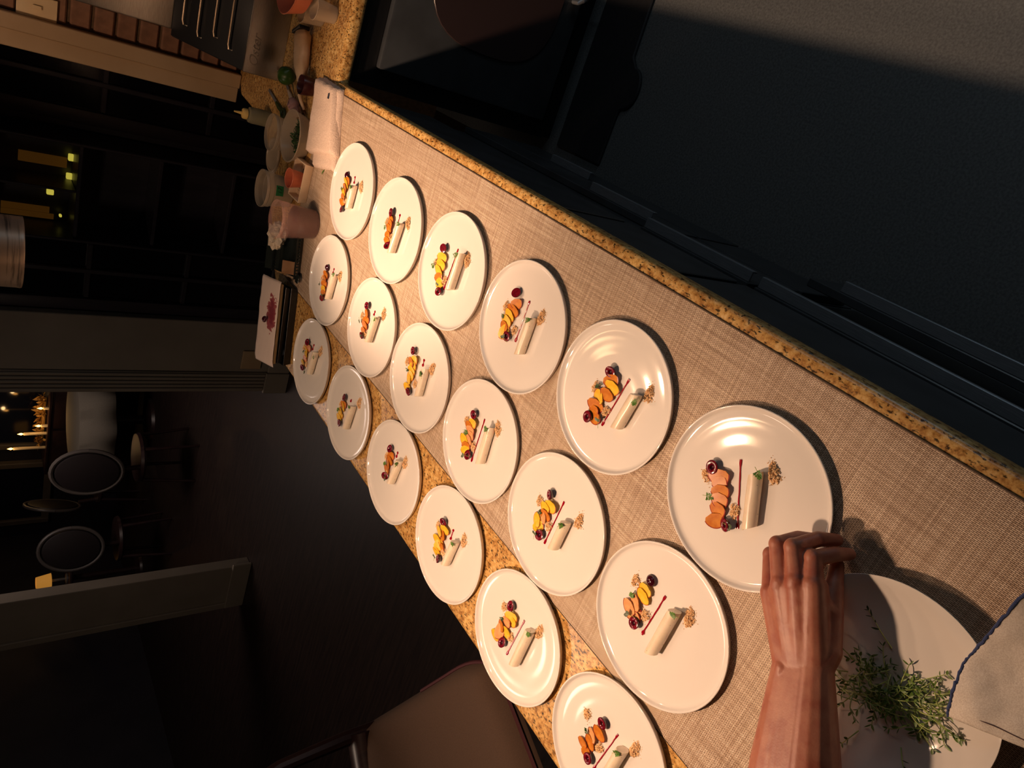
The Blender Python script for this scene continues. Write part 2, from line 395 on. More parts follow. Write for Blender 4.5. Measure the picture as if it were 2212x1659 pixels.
pendant(-0.95, 1.70, 1.93, 'steel pendant lamp with its shade swivelled towards the kitchen', 92, spot=67, blend=0.8, aim=(-0.26, 1.66, 0.92))
pendant(-0.80, 2.027, 1.695, 'worn steel cylinder pendant lamp hanging lowest in front of the dark cabinet', 0, glow=False)
# where each plate stands, and on it (offsets from the plate's centre, metres):
# upper cherry, lower cherry, peach slices, sauce ends, log ends, crumb heaps, herb sprigs, sprout leaf
FOOD = {
 'R6': ((-0.4438, 0.4292), (0.0098, 0.0643), (-0.0527, 0.0019), [(0.0067, 0.0501), (-0.0028, 0.0453), (-0.0129, 0.0373), (-0.0248, 0.0316), (-0.0393, 0.027), (-0.0577, 0.024)], [(0.0451, 0.0332), (-0.0479, -0.0144)], [(0.0507, -0.0004), (-0.0351, -0.0364)], [(0.0591, -0.0222), (-0.01, 0.0698), (-0.0272, 0.0023)], [(0.0529, -0.0098), (-0.0346, 0.0479)], (-0.0476, -0.0061)),
 'R5': ((-0.4523, 0.7313), (0.04, 0.0198), (-0.0582, 0.0285), [(0.0297, 0.0145), (0.0214, 0.0044), (0.0035, 0.0086), (-0.0114, 0.0224), (-0.0277, 0.0251), (-0.0396, 0.0243), (-0.0481, 0.0178)], [(0.0476, -0.0185), (-0.0573, -0.0038)], [(0.0417, -0.0534), (-0.0423, -0.0433)], [(0.0478, -0.0706), (-0.0036, 0.0432), (-0.0298, -0.0005)], [(0.0314, -0.0673), (0.0041, 0.0339)], (-0.0497, -0.0005)),
 'R4': ((-0.4579, 1.0181), (0.0579, 0.0433), (-0.0346, 0.026), [(0.0399, 0.036), (0.0242, 0.0373), (0.0093, 0.0423), (-0.0046, 0.048), (-0.0191, 0.0488), (-0.0321, 0.0492)], [(0.0573, 0.0053), (-0.0356, 0.0042)], [(0.0396, -0.0293), (-0.0523, -0.031)], [(0.0437, -0.0449), (0.0167, 0.0675), (-0.0163, 0.018)], [(0.0301, -0.0305), (-0.0013, 0.0611)], (-0.0395, 0.0294)),
 'R3': ((-0.4605, 1.3111), (0.0382, 0.0499), (-0.0588, 0.0184), [(0.0194, 0.0488), (0.0027, 0.0449), (-0.0149, 0.0465), (-0.0289, 0.0431), (-0.0413, 0.0358)], [(0.0554, 0.0035), (-0.0504, 0.0117)], [(0.0605, -0.0288), (-0.0402, -0.0264)], [(0.0477, -0.0451), (-0.0066, 0.0708), (-0.0298, 0.0169)], [(0.0479, -0.0226), (-0.0126, 0.0735)], (-0.0457, 0.0239)),
 'R2': ((-0.4723, 1.6057), (0.038, 0.0361), (-0.0442, 0.0106), [(0.0258, 0.031), (0.012, 0.0308), (-0.0018, 0.0302), (-0.0195, 0.0322), (-0.0337, 0.0288)], [(0.0465, 0.0022), (0.006, -0.0)], [(0.0359, -0.0295), (-0.0587, -0.0209)], [(0.0404, -0.0497), (0.006, 0.0547), (-0.022, 0.0133)], [(0.031, -0.0356), (-0.0046, 0.0481)], None),
 'R1': ((-0.4639, 1.8985), (0.0332, 0.0537), (-0.062, 0.0305), [(0.0258, 0.0385), (0.0141, 0.0422), (0.0007, 0.0464), (-0.015, 0.0478), (-0.0283, 0.0462), (-0.0425, 0.0455)], [(0.0449, 0.0087), (0.0238, 0.0051)], [(0.0278, -0.0181), (-0.0508, -0.0157)], [(0.0305, -0.045), (-0.0363, 0.0338)], [(0.0195, -0.0261), (-0.0119, 0.0603)], None),
 'M1': ((-0.7477, 1.9106), (0.031, 0.0291), (-0.0623, 0.0093), [(0.0128, 0.025), (-0.0017, 0.0278), (-0.0172, 0.0254), (-0.0343, 0.0241), (-0.0466, 0.0169)], [(0.0455, -0.0101), (0.0268, -0.0087)], [(0.0396, -0.0409), (-0.0516, -0.0364)], [(0.0413, -0.0615), (-0.0116, 0.0479)], [(0.0416, -0.0574), (-0.0318, 0.0493)], (-0.0526, 0.003)),
 'M2': ((-0.7489, 1.5938), (0.0453, 0.0458), (-0.0409, 0.0321), [(0.0265, 0.0415), (0.0089, 0.0385), (-0.0073, 0.0375), (-0.0252, 0.0397)], [(0.0476, 0.008), (0.0328, 0.0095)], [(0.0481, -0.0234), (-0.0427, -0.0158)], [(0.0621, -0.0417), (0.0042, 0.0677), (-0.033, 0.0265)], [(0.0421, -0.0407), (-0.0103, 0.0676)], (-0.0361, 0.0267)),
 'M3': ((-0.7451, 1.3081), (0.0494, 0.0519), (-0.051, 0.0201), [(0.0352, 0.0378), (0.0225, 0.0483), (0.0141, 0.0402), (0.004, 0.0374), (-0.0079, 0.0336), (-0.0222, 0.038), (-0.0436, 0.0378)], [(0.0506, 0.0059), (0.0314, 0.0033)], [(0.0444, -0.0245), (-0.0403, -0.031)], [(0.0482, -0.039), (0.0082, 0.072), (-0.0228, 0.0104)], [(0.0263, -0.0307), (-0.0066, 0.0562)], None),
 'M4': ((-0.7398, 1.0198), (0.0438, 0.0404), (-0.0466, 0.0145), [(0.0279, 0.0355), (0.015, 0.0445), (0.0086, 0.036), (-0.0022, 0.0324), (-0.0154, 0.0306), (-0.0246, 0.0444), (-0.0341, 0.0368), (-0.0434, 0.0342)], [(0.0511, 0.01), (-0.0585, 0.0045)], [(0.058, -0.0269), (-0.0408, -0.0364)], [(0.059, -0.0412), (0.0123, 0.0636), (-0.0243, 0.0134)], [(0.0494, -0.0304), (-0.0072, 0.0493)], (-0.0531, 0.021)),
 'M5': ((-0.7404, 0.7356), (0.0434, 0.0346), (-0.0433, 0.0177), [(0.0275, 0.023), (0.0155, 0.0339), (0.0015, 0.0263), (-0.0077, 0.029), (-0.0234, 0.0396), (-0.0328, 0.0364)], [(0.0511, 0.0008), (-0.0554, 0.0046)], [(0.0331, -0.0308), (-0.0446, -0.0282)], [(0.0442, -0.0514), (0.0105, 0.0571), (-0.0168, 0.0108)], [(0.0208, -0.0304), (-0.0059, 0.039)], (-0.048, 0.0275)),
 'M6': ((-0.7232, 0.4496), (0.0525, 0.0483), (-0.0324, 0.0376), [(0.0354, 0.0479), (0.0223, 0.0453), (-0.0002, 0.0525), (-0.0158, 0.0604), (-0.0196, 0.0506), (-0.0239, 0.0481)], [(0.0491, 0.014), (-0.0427, 0.019)], [(0.0532, -0.0168), (-0.0522, -0.016)], [(0.0532, -0.0392), (0.0275, 0.0747), (-0.009, 0.029)], [(0.0509, -0.0254), (0.0074, 0.0644)], (-0.0259, 0.0517)),
 'L1': ((-1.0242, 1.8997), (0.0451, 0.0475), (-0.0464, 0.0433), [(0.0345, 0.0356), (0.0179, 0.0485), (0.0023, 0.0455), (-0.0111, 0.0451), (-0.0333, 0.0559)], [(0.0546, 0.014), (0.0328, 0.0162)], [(0.0554, -0.0312), (-0.0391, -0.0226)], [(0.0598, -0.0434), (0.0114, 0.0747), (-0.0271, 0.0313)], [(0.043, -0.0473), (0.0016, 0.0603)], (-0.0424, 0.0072)),
 'L2': ((-1.0257, 1.5942), (0.0296, 0.0364), (-0.0523, 0.0267), [(0.0115, 0.0345), (0.0007, 0.0333), (-0.0198, 0.0444), (-0.0271, 0.0375), (-0.0421, 0.0425)], [(0.0415, 0.0072), (0.0315, 0.0079)], [(0.0444, -0.0282), (-0.0468, -0.0226)], [(0.0585, -0.0422), (-0.0052, 0.0556)], [(0.0384, -0.0315), (-0.0206, 0.0521)], None),
 'L3': ((-1.0216, 1.2943), (0.0491, 0.0375), (-0.0281, 0.0218), [(0.0362, 0.0299), (0.0214, 0.0281), (0.0038, 0.0301), (-0.0113, 0.0309)], [(0.0569, 0.0098), (0.0394, 0.0095)], [(0.0586, -0.0244), (-0.0308, -0.0137)], [(0.054, -0.036), (0.0148, 0.0505), (-0.0203, 0.0257)], [(0.0437, -0.0291), (-0.0004, 0.0388)], (-0.0294, 0.012)),
 'L4': ((-1.0158, 0.9987), (0.0368, 0.0358), (-0.0523, 0.0109), [(0.0271, 0.024), (0.0075, 0.0397), (0.0081, 0.0259), (-0.0155, 0.0395), (-0.0244, 0.0321), (-0.0217, 0.0225), (-0.0443, 0.028)], [(0.0413, 0.0026), (0.0118, 0.0011)], [(0.0369, -0.0281), (-0.0472, -0.0223)], [(0.0463, -0.0439), (0.0099, 0.0567), (-0.0313, 0.008)], [(0.0334, -0.0362)], (-0.055, 0.0201)),
 'L5': ((-1.0159, 0.7085), (0.0469, 0.0401), (-0.0398, 0.023), [(0.0302, 0.0302), (0.0098, 0.0368), (0.0235, 0.0223), (-0.014, 0.044), (-0.0318, 0.0487), (-0.0133, 0.0268), (-0.045, 0.0524)], [(0.0447, -0.0013), (-0.0596, 0.0053)], [(0.0562, -0.0325), (-0.0535, -0.0299)], [(0.0582, -0.0469), (0.023, 0.0606), (-0.0176, 0.0129)], [(0.0557, -0.0409), (-0.0005, 0.0515)], None),
 'L6': ((-1.0058, 0.4207), (0.0407, 0.0298), (-0.0439, 0.0218), [(0.02, 0.0257), (-0.0, 0.0362), (-0.0152, 0.0329), (-0.0322, 0.0478), (-0.0409, 0.035)], [(0.0477, -0.0021), (-0.0579, 0.0067)], [(0.0489, -0.0267), (-0.0287, -0.0251)], [(0.0576, -0.0414), (0.0175, 0.0673), (-0.0102, 0.0153)], [(0.0377, -0.0242), (-0.0051, 0.048)], None),
}
# ================================================================== plates and the food on them
glaze = mat('white_glaze', (228, 222, 214), 0.07, spec=0.5)
v = coords(glaze); f_ = noise_tex(glaze, v, 30, 3); bump(glaze, f_, 0.05, 0.0006)
creamlog = noisy('vanilla_cream', (226, 208, 182), (236, 220, 196), 40, 0.30, 0.2, 0.0006, sub=0.15)
f_ = noise_tex(creamlog, coords(creamlog), 330, 2)
_old = bsdf(creamlog).inputs['Base Color'].links[0].from_socket
ln(creamlog, mixc(creamlog, 1.0, _old, ramp(creamlog, f_, [(0.25, (120, 84, 50)), (0.31, (255, 255, 255))]), 'MULTIPLY'), bsdf(creamlog).inputs['Base Color'])
cherry_skin = mat('cherry_skin', (58, 10, 22), 0.16, coat=0.4)
cherry_cut = noisy('cherry_flesh', (92, 10, 26), (122, 18, 36), 160, 0.16, 0.4, 0.0008, coat=0.4)
cherry_pit = mat('cherry_hollow', (60, 8, 18), 0.2)
saucem = mat('red_fruit_sauce', (150, 8, 30), 0.12, coat=0.5)
fl_y = noisy('peach_yellow', (232, 178, 40), (240, 198, 70), 90, 0.24, sub=0.04)
fl_o = noisy('peach_orange', (190, 106, 30), (210, 134, 50), 90, 0.32, sub=0.04)
fl_p = noisy('peach_blush', (216, 150, 96), (228, 170, 116), 90, 0.24, sub=0.04)
for _m in (fl_y, fl_o, fl_p): bsdf(_m).inputs['Specular IOR Level'].default_value = 0.2
skinm = mat('peach_skin', (150, 38, 26), 0.35)
skin_y = mat('peach_skin_pale', (190, 96, 40), 0.35)
crumbm = noisy('biscuit_crumb', (226, 178, 122), (246, 212, 164), 300, 0.85)
leafm = noisy('herb_leaf', (62, 104, 30), (98, 140, 52), 120, 0.45)
leafd = noisy('herb_leaf_dark', (34, 62, 26), (52, 84, 34), 120, 0.45)
leafs = noisy('sprout_leaf', (66, 84, 58), (92, 104, 70), 120, 0.45)
stemm = mat('herb_stem', (150, 164, 84), 0.45)

PROF = [(0, 0), (0.118, 0), (0.1315, 0.0009), (0.1365, 0.004), (0.1388, 0.0105), (0.1398, 0.0126), (0.1394, 0.0134), (0.1382, 0.0138), (0.1370, 0.0134), (0.1356, 0.0118), (0.1340, 0.0094), (0.1318, 0.0077), (0.1275, 0.0067)]
dish_z = lambda r: 0.0043 + 0.0019*(r/0.119)**2.2 + 0.00009*math.sin(2*PI*r/0.034)*min(1, r/0.05)      # shallow dish with faint throwing rings
PROF += [(0.119 - 0.119*i/60, dish_z(0.119 - 0.119*i/60)) for i in range(60)] + [(0, 0.0043)]
plate_me = MB().lathe(PROF, 96).mesh('plate', glaze, True, angle=60)
PZ = 0.0049   # height of the plate's eating surface above its foot

def half_moon(r=0.0135, th=0.0016, n=12, w=0.8):
    m = MB(); v = []; 
    pts = [(r*w*math.cos(a), r*math.sin(a)) for a in [-0.02 - (PI-0.04)*i/n for i in range(n+1)]]
    pts += [(-r*w*0.80, r*0.30), (-r*0.1, r*0.50), (r*w*0.75, r*0.28)]
    bend = lambda x, y: 5.0*x*x*(1 if w < 0.9 else 1.3)
    k = len(pts)
    v = [(x, y, bend(x, y)) for x, y in pts] + [(x, y, bend(x, y)+th) for x, y in pts] + [(0, -r*0.3, 0.0), (0, -r*0.3, th)]
    f = [(i, 2*k, (i+1) % k) for i in range(k)] + [(k+i, k+(i+1) % k, 2*k+1) for i in range(k)] + [(i, (i+1) % k, k+(i+1) % k, k+i) for i in range(k)]
    m.add(v, f)
    arc = [(x*1.012, y*1.012, bend(x, y)+th*0.62) for x, y in pts[:n+1]]
    return m, arc
SL = []
for w_ in (0.82, 1.0, 0.92):
    m, arc = half_moon(w=w_)
    SL.append(({c: m.mesh('peach_slice', mm, True) for c, mm in (('y', fl_y), ('o', fl_o), ('p', fl_p))},
               {c: MB().tube(arc, 0.0009, 5).mesh('skin', mm) for c, mm in (('y', skin_y), ('o', skinm), ('p', skinm))}))
def cherry_meshes(pit):
    r = 0.0112; prof = []
    prof = [(0, -0.0088)] + [(r*math.sin(a), -0.0088*math.cos(a)) for a in [PI/2*i/8 for i in range(1, 9)]] + [(r*0.97, 0.0006)]
    skin = MB().lathe(prof, 24).mesh('cherry_half', cherry_skin)
    if pit: pr_ = [(0, -0.0034), (0.0018, -0.0032), (0.0036, -0.0018), (0.0046, 0.0002), (0.0062, 0.0012), (0.0092, 0.0013), (r*0.97, 0.0006)]
    else: pr_ = [(0, 0.0010), (0.004, 0.0014), (0.008, 0.0013), (r*0.97, 0.0006)]
    cut = MB().lathe(pr_, 24).mesh('cut_face', cherry_cut)
    hol = MB().lathe([(0, -0.0033), (0.0018, -0.0030), (0.0033, -0.0018), (0.0040, -0.0005), (0.0040, -0.0009), (0.0018, -0.0034), (0, -0.0036)], 16).mesh('pit_hollow', cherry_pit) if pit else None
    return skin, cut, hol
CH = [cherry_meshes(True), cherry_meshes(False)]

def crumb_mesh(seed, n, lx, ly, hz):
    rnd = random.Random(seed); m = MB()
    for i in range(n):
        a = rnd.uniform(0, 2*PI); q = math.sqrt(rnd.random()) * (1.0 + 0.22*math.sin(3*a+seed) + 0.14*math.sin(7*a+2*seed)) * (1.0 if i < n*0.9 else 1.4)
        x, y = q*lx*math.cos(a), q*ly*math.sin(a)
        s = rnd.uniform(0.0008, 0.0021) if q < 1 else rnd.uniform(0.0006, 0.0011)
        z = s*0.5 + max(0, (1-q*q))*hz*(0.15+0.85*rnd.random())
        R = Matrix.Rotation(rnd.uniform(0, 6), 3, Vector((rnd.random(), rnd.random(), rnd.random()+0.1)).normalized())
        v = [R @ Vector(p) * s for p in ((1,0,0),(-1,0,0.2),(0,1.1,0),(0,-0.8,0),(0.1,0,0.9),(0,0.1,-0.9))]
        m.add([(p.x*rnd.uniform(.8,1.2)+x, p.y+y, p.z+z) for p in v], [(0,2,4),(2,1,4),(1,3,4),(3,0,4),(2,0,5),(1,2,5),(3,1,5),(0,3,5)])
    return m.mesh('crumb_heap', crumbm, False)
CR = [crumb_mesh(i, 260, 0.0165, 0.0095, 0.0075) for i in range(4)] + [crumb_mesh(10+i, 130, 0.0115, 0.0085, 0.005) for i in range(4)]

def leaflet(m, p, d, ln_, wd, up=Vector((0, 0, 1)), n=5, curl=0.25, mi=0):
    d = Vector(d).normalized(); sd = d.cross(up).normalized(); nn = sd.cross(d).normalized()
    v = []; f = []
    for i in range(n+1):
        t = i/n; wv = wd*math.sin(PI*min(1, t*0.92+0.06))**0.8
        c = Vector(p) + d*ln_*t + nn*curl*ln_*(t*(1-t))
        v += [c - sd*wv, c + nn*wv*0.25*(-1), c + sd*wv]
    for i in range(n):
        a = 3*i
        f += [(a, a+1, a+4, a+3), (a+1, a+2, a+5, a+4)]
    m.add(v, f, mi)
def sprig_mesh(seed, lm, L=0.011):
    rnd = random.Random(seed); m = MB()
    m.tube([(-L*0.9, 0, 0.0006), (-L*0.3, 0.0004, 0.0012), (L*0.35, 0, 0.0022)], [0.00045, 0.0004, 0.0003], 5, 1)
    for k, (t, a) in enumerate(((-0.25, 1.0), (-0.2, -1.0), (0.0, 0.8), (0.05, -0.8), (0.2, 0.55), (0.25, -0.5), (0.35, 0.0))):
        a += rnd.uniform(-0.2, 0.2)
        dd = Vector((math.cos(a), math.sin(a), rnd.uniform(0.1, 0.5)))
        p = Vector((t*L, 0, 0.0016))
        leaflet(m, p, dd, L*rnd.uniform(0.5, 0.75), L*0.13)
        for s in (-1, 1):
            leaflet(m, p + dd*L*0.3, Vector((math.cos(a+s*0.8), math.sin(a+s*0.8), 0.3)), L*0.32, L*0.10)
    return m.mesh('herb_sprig', [lm, stemm], True)
SP = [sprig_mesh(i, leafm) for i in range(3)] + [sprig_mesh(5+i, leafd, 0.009) for i in range(2)]
def sprout_mesh(seed):
    m = MB()
    m.tube([(-0.013, 0.001, 0.001), (-0.006, 0, 0.002), (0, 0, 0.003)], 0.0004, 5, 1)
    leaflet(m, (0, 0, 0.003), (1, 0.35, 0.25), 0.0085, 0.0036); leaflet(m, (0, 0, 0.003), (0.6, -0.9, 0.2), 0.0075, 0.0032)
    return m.mesh('sprout_leaf', [leafs, stemm], True)
SPR = sprout_mesh(1)

def log_mesh(L):
    r = 0.0108; n = 22; rows = 14; v = []; f = []
    for i in range(rows+1):
        t = i/rows
        for k in range(n):
            a = 2*PI*k/n
            y, z = math.cos(a), math.sin(a)
            x = -L/2 + L*t
            cut = 0.55*(0.5-0.5*y)*r*1.9
            x = x + cut*(1-t) * (1.0) - (0.55*(0.5+0.5*y)*r*1.6)*t
            rr = r*(1 + 0.015*math.sin(9*t+k)) * (0.965 if i in (0, rows) else 1)
            v.append((x, rr*y, rr*z*0.97 + r*0.97))
    for i in range(rows):
        for k in range(n):
            j = (k+1) % n; f.append((i*n+k, i*n+j, (i+1)*n+j, (i+1)*n+k))
    o = len(v); v += [(sum(p[0] for p in v[:n])/n+0.0012, 0, r), (sum(p[0] for p in v[rows*n:rows*n+n])/n-0.0012, 0, r)]
    for k in range(n):
        j = (k+1) % n; f += [(o, j, k), (o+1, rows*n+k, rows*n+j)]
    return MB().add(v, f).mesh('cream_log', creamlog, True, angle=50)
def sauce_mesh(a, b, seed):
    rnd = random.Random(seed); a = Vector((*a, 0)); b = Vector((*b, 0)); L = (b-a).length; d = (b-a)/L; s = Vector((-d.y, d.x, 0)); n = 18
    pts = []; rad = []
    for i in range(n+1):
        t = i/n
        pts.append(a + d*L*t + s*rnd.uniform(-0.0003, 0.0003) + Vector((0, 0, 0.0004)))
        e = min(t, 1-t)*L
        q = 0.0013
        if t*L < 0.008: q = 0.0013 + 0.0022*math.sin(PI*min(1, (t*L+0.001)/0.008))
        if (1-t)*L < 0.009: q = 0.0013 + 0.0027*math.sin(PI*min(1, ((1-t)*L+0.001)/0.009))
        rad.append(q*rnd.uniform(0.9, 1.1))
    return MB().tube(pts, rad, 8, 0, 0.55).mesh('sauce_stripe', saucem)

ORD = ('first', 'second', 'third', 'fourth', 'fifth', 'sixth', 'seventh', 'eighth')
COL = {'R6': 'oooooo', 'R5': 'oyoyooo', 'R4': 'ooyyoy', 'R3': 'yyyoy', 'R2': 'ooooo', 'R1': 'oyoyoo', 'M1': 'oooyoo', 'M2': 'oooo', 'M3': 'yoyyyyy', 'M4': 'yopppyoy',
       'M5': 'yyopyy', 'M6': 'yypppp', 'L1': 'oyyoy', 'L2': 'oyyyy', 'L3': 'oooo', 'L4': 'yyoyyoy', 'L5': 'ypyopyy', 'L6': 'opooo'}
ROW = {'R': 'upper row', 'M': 'middle row', 'L': 'lower row'}
NOPIT = {'R1', 'R4', 'M6', 'M1', 'R3'}
for key, (pc, ca, cb, sl, sa, lo, cr, he, lf) in FOOD.items():
    rnd = random.Random(key)
    row = ROW[key[0]]; pd = '%s plate from left, %s' % (ORD[int(key[1])-1], row)
    zb = ZM if key[0] != 'L' else ZT + 0.0008
    cx_, cy_ = pc
    if key[0] == 'L': zb = ZM      # these plates lap the edge of the runner
    o = put('dinner_plate', plate_me, None, (cx_, cy_, zb + 0.0003), (0, 0, rnd.uniform(0, 6)), (0.987, 0.987, 1))
    tag(o, 'round white plate with raised rim, %s from left in the %s' % (ORD[int(key[1])-1], row) + (', under the fingers' if key == 'R6' else ''), 'plate', 'white dessert plates in three rows')
    z0 = zb + PZ
    P = lambda q, z=0: (cx_+q[0], cy_+q[1], z0+z)
    # cherries
    for i, (q, where) in enumerate(((ca, 'above'), (cb, 'below'))):
        me_ = CH[1 if (key in NOPIT and i == 0) else 0]
        dome = (key in ('M6', 'R1', 'M1') and i == 0)
        rx = PI - 0.2 if dome else rnd.uniform(-0.28, 0.1); ry = rnd.uniform(-0.15, 0.45)
        lift = 0.0025 if dome else 0.0100
        ch = put('cherry_half', me_[0], None, P(q, lift), (rx, ry, rnd.uniform(0, 6)), (1.0, 0.92, 1.0))
        tag(ch, 'halved dark cherry %s the peach slices, %s' % (where, pd), 'cherry', 'cherry halves on the dessert plates')
        put('cut_face', me_[1], ch)
        if me_[2]: put('pit_hollow', me_[2], ch)
    # peach slices, shingled from the upper to the lower cherry
    for i, q in enumerate(sl):
        nx = sl[i+1] if i+1 < len(sl) else cb
        pv = sl[i-1] if i else ca
        d = Vector((nx[0]-pv[0], nx[1]-pv[1])); ang = math.atan2(d.y, d.x) + PI/2 + rnd.uniform(-0.5, 0.5)
        cl = COL[key][i % len(COL[key])]
        sh = SL[rnd.randrange(3)]
        s_ = put('peach_slice', sh[0][cl], None, P(q, 0.0028 + 0.0006*(len(sl)-i)), (0.20 + rnd.uniform(-0.08, 0.08), rnd.uniform(-0.16, 0.16), ang))
        k = rnd.uniform(1.12, 1.36); s_.scale = (k, k, 1)
        tag(s_, '%s peach slice below the upper cherry, %s' % (ORD[i], pd), 'peach slice', 'peach slices on the dessert plates')
        put('skin', sh[1][cl], s_)
    # sauce, cream log
    o = put('sauce_stripe', sauce_mesh(sa[0], sa[1], key), None, P((0, 0), 0.0004)); tag(o, 'red sauce stripe beside the cream log, %s' % pd, 'sauce', 'sauce stripes on the dessert plates')
    a = Vector(lo[0]); b = Vector(lo[1]); d = a-b; L = d.length
    o = put('cream_log', log_mesh(round(L, 4)), None, P(((a.x+b.x)/2, (a.y+b.y)/2), 0.0003), (0, 0, math.atan2(d.y, d.x)))
    tag(o, 'pale cream dessert log with slanted ends, %s' % pd, 'dessert', 'cream logs on the dessert plates')
    # crumb
    wh = ['at the upper end of the cream log', 'left of the upper cherry', 'by the lower cherry']
    if len(cr) == 2: wh = [wh[0], wh[2] if key == 'R1' else wh[1]]
    dd = math.atan2(d.y, d.x)
    for i, q in enumerate(cr):
        big = (i == 0)
        o = put('crumb_heap', CR[rnd.randrange(4) + (0 if big else 4)], None, P(q, 0.0004 if big else 0.001), (0, 0, dd + rnd.uniform(-0.3, 0.3) + (0.15 if big else 0)))
        tag(o, 'biscuit crumb heap %s, %s' % (wh[i], pd), 'crumbs', 'crumb heaps on the dessert plates', 'stuff')
    # herbs
    for i, q in enumerate(he):
        o = put('herb_sprig', SP[rnd.randrange(3)] if i == 0 else SP[rnd.randrange(5)], None, P(q, 0.0208 if i == 0 else 0.006), (rnd.uniform(-0.2, 0.2), rnd.uniform(-0.1, 0.3), rnd.uniform(0, 6)))
        tag(o, 'green herb sprig %s, %s' % ('on the cream log' if i == 0 else 'left of the peach slices', pd), 'herb', 'herb sprigs on the dessert plates')
    if lf:
        o = put('sprout_leaf', SPR, None, P(lf, 0.0105), (0.1, -0.1, rnd.uniform(0, 6)))
        tag(o, 'grey green sprout leaf on the lower cherry, %s' % pd, 'herb', 'sprout leaves on the dessert plates')

# ------------------------------------------------------------------ coupe plate of microgreens
GP = Vector((-0.5166, 0.1513, ZM))
coupe = MB().lathe([(0, 0), (0.075, 0), (0.085, 0.002), (0.110, 0.012), (0.1305, 0.0265), (0.1332, 0.029), (0.1328, 0.0297), (0.1312, 0.0293), (0.120, 0.0225), (0.104, 0.0140), (0.086, 0.0075), (0.07, 0.0052), (0, 0.0048)], 96).mesh('coupe_plate', glaze, True, angle=60)
o = put('coupe_plate', coupe, None, GP + Vector((0, 0, 0.0002))); tag(o, 'rimless white coupe plate of microgreens beneath the forearm', 'plate')
def bowl_z(x, y):
    r = math.hypot(x-GP.x, y-GP.y)
    pts = ((0, 0.0055), (0.07, 0.006), (0.086, 0.0085), (0.104, 0.015), (0.12, 0.0235), (0.131, 0.030), (9, 0.03))
    for (a, b), (c, d) in zip(pts, pts[1:]):
        if r <= c: return GP.z + b + (d-b)*(r-a)/(c-a)
def green_stem(m, p0, ang, L, rnd, lift=0.004, big=True):
    pts = []; a = ang; p = Vector((p0[0], p0[1], bowl_z(*p0) + lift))
    k = rnd.uniform(-9, 9); n = 6; nodes = []
    for i in range(n+1):
        z = bowl_z(p.x, p.y) + 0.001 + lift*(0.4 + math.sin(PI*i/n)*1.2)
        pts.append(Vector((p.x, p.y, z))); nodes.append(a)
        a += k*L/n; p = p + Vector((math.cos(a), math.sin(a), 0))*L/n
    m.tube(pts, [0.0009 - 0.0004*i/n for i in range(n+1)], 5, 1)
    for i in range(2, n+1):
        for s in (-1, 1):
            if rnd.random() < 0.5 or i == n:
                b = nodes[i] + s*rnd.uniform(0.4, 1.1)
                leaflet(m, pts[i], (math.cos(b), math.sin(b), rnd.uniform(-0.05, 0.6)), rnd.uniform(0.005, 0.0105), rnd.uniform(0.0005, 0.0019), curl=0.3)
    return m
gm1 = noisy('microgreen', (70, 100, 36), (112, 140, 60), 80, 0.42)
gm2 = noisy('microgreen_dark', (40, 62, 28), (66, 88, 40), 80, 0.42)
gst = mat('microgreen_stem', (170, 184, 104), 0.4)
rnd = random.Random(3); mA = MB()
for i in range(85):
    t = rnd.random(); c = Vector((-0.558, 0.178)).lerp(Vector((-0.505, 0.098)), t) + Vector((rnd.gauss(0, 0.013), rnd.gauss(0, 0.012)))
    green_stem(mA, (c.x, c.y), rnd.uniform(0, 2*PI) if rnd.random() < 0.5 else -0.9 + rnd.gauss(0, 0.5), rnd.uniform(0.025, 0.05), rnd, rnd.uniform(0.001, 0.011))
o = put('microgreen_pile', mA.mesh('microgreen_pile', [gm1, gst], True)); tag(o, 'tangled heap of microgreens in the coupe plate', 'herbs', None, 'stuff')
for i, (x, y, a, L, lab) in enumerate(((-0.478, 0.165, 0.9, 0.05, 'long dark microgreen stem reaching up out of the heap'), (-0.540, 0.208, 2.0, 0.040, 'microgreen stem nearest the wrist'),
        (-0.526, 0.190, 1.2, 0.045, 'feathery microgreen stem left of the long dark stem'), (-0.500, 0.095, -0.7, 0.035, 'microgreen stem lying at the cloth side of the heap'), (-0.575, 0.095, -2.2, 0.035, 'microgreen stem at the lower end of the heap'),
        (-0.600, 0.140, 3.0, 0.026, 'single round leafed sprout apart at the lower left of the heap'), (-0.484, 0.086, -0.5, 0.030, 'microgreen sprig half under the blue edged cloth'), (-0.548, 0.150, 0.5, 0.05, 'pale microgreen stem across the middle of the heap'))):
    m = green_stem(MB(), (x, y), a, L, random.Random(20+i), 0.006)
    o = put('microgreen_sprig', m.mesh('microgreen_sprig', [gm2 if i in (0, 3, 4) else gm1, gst], True)); tag(o, lab, 'herb', 'loose microgreen sprigs on the coupe plate')
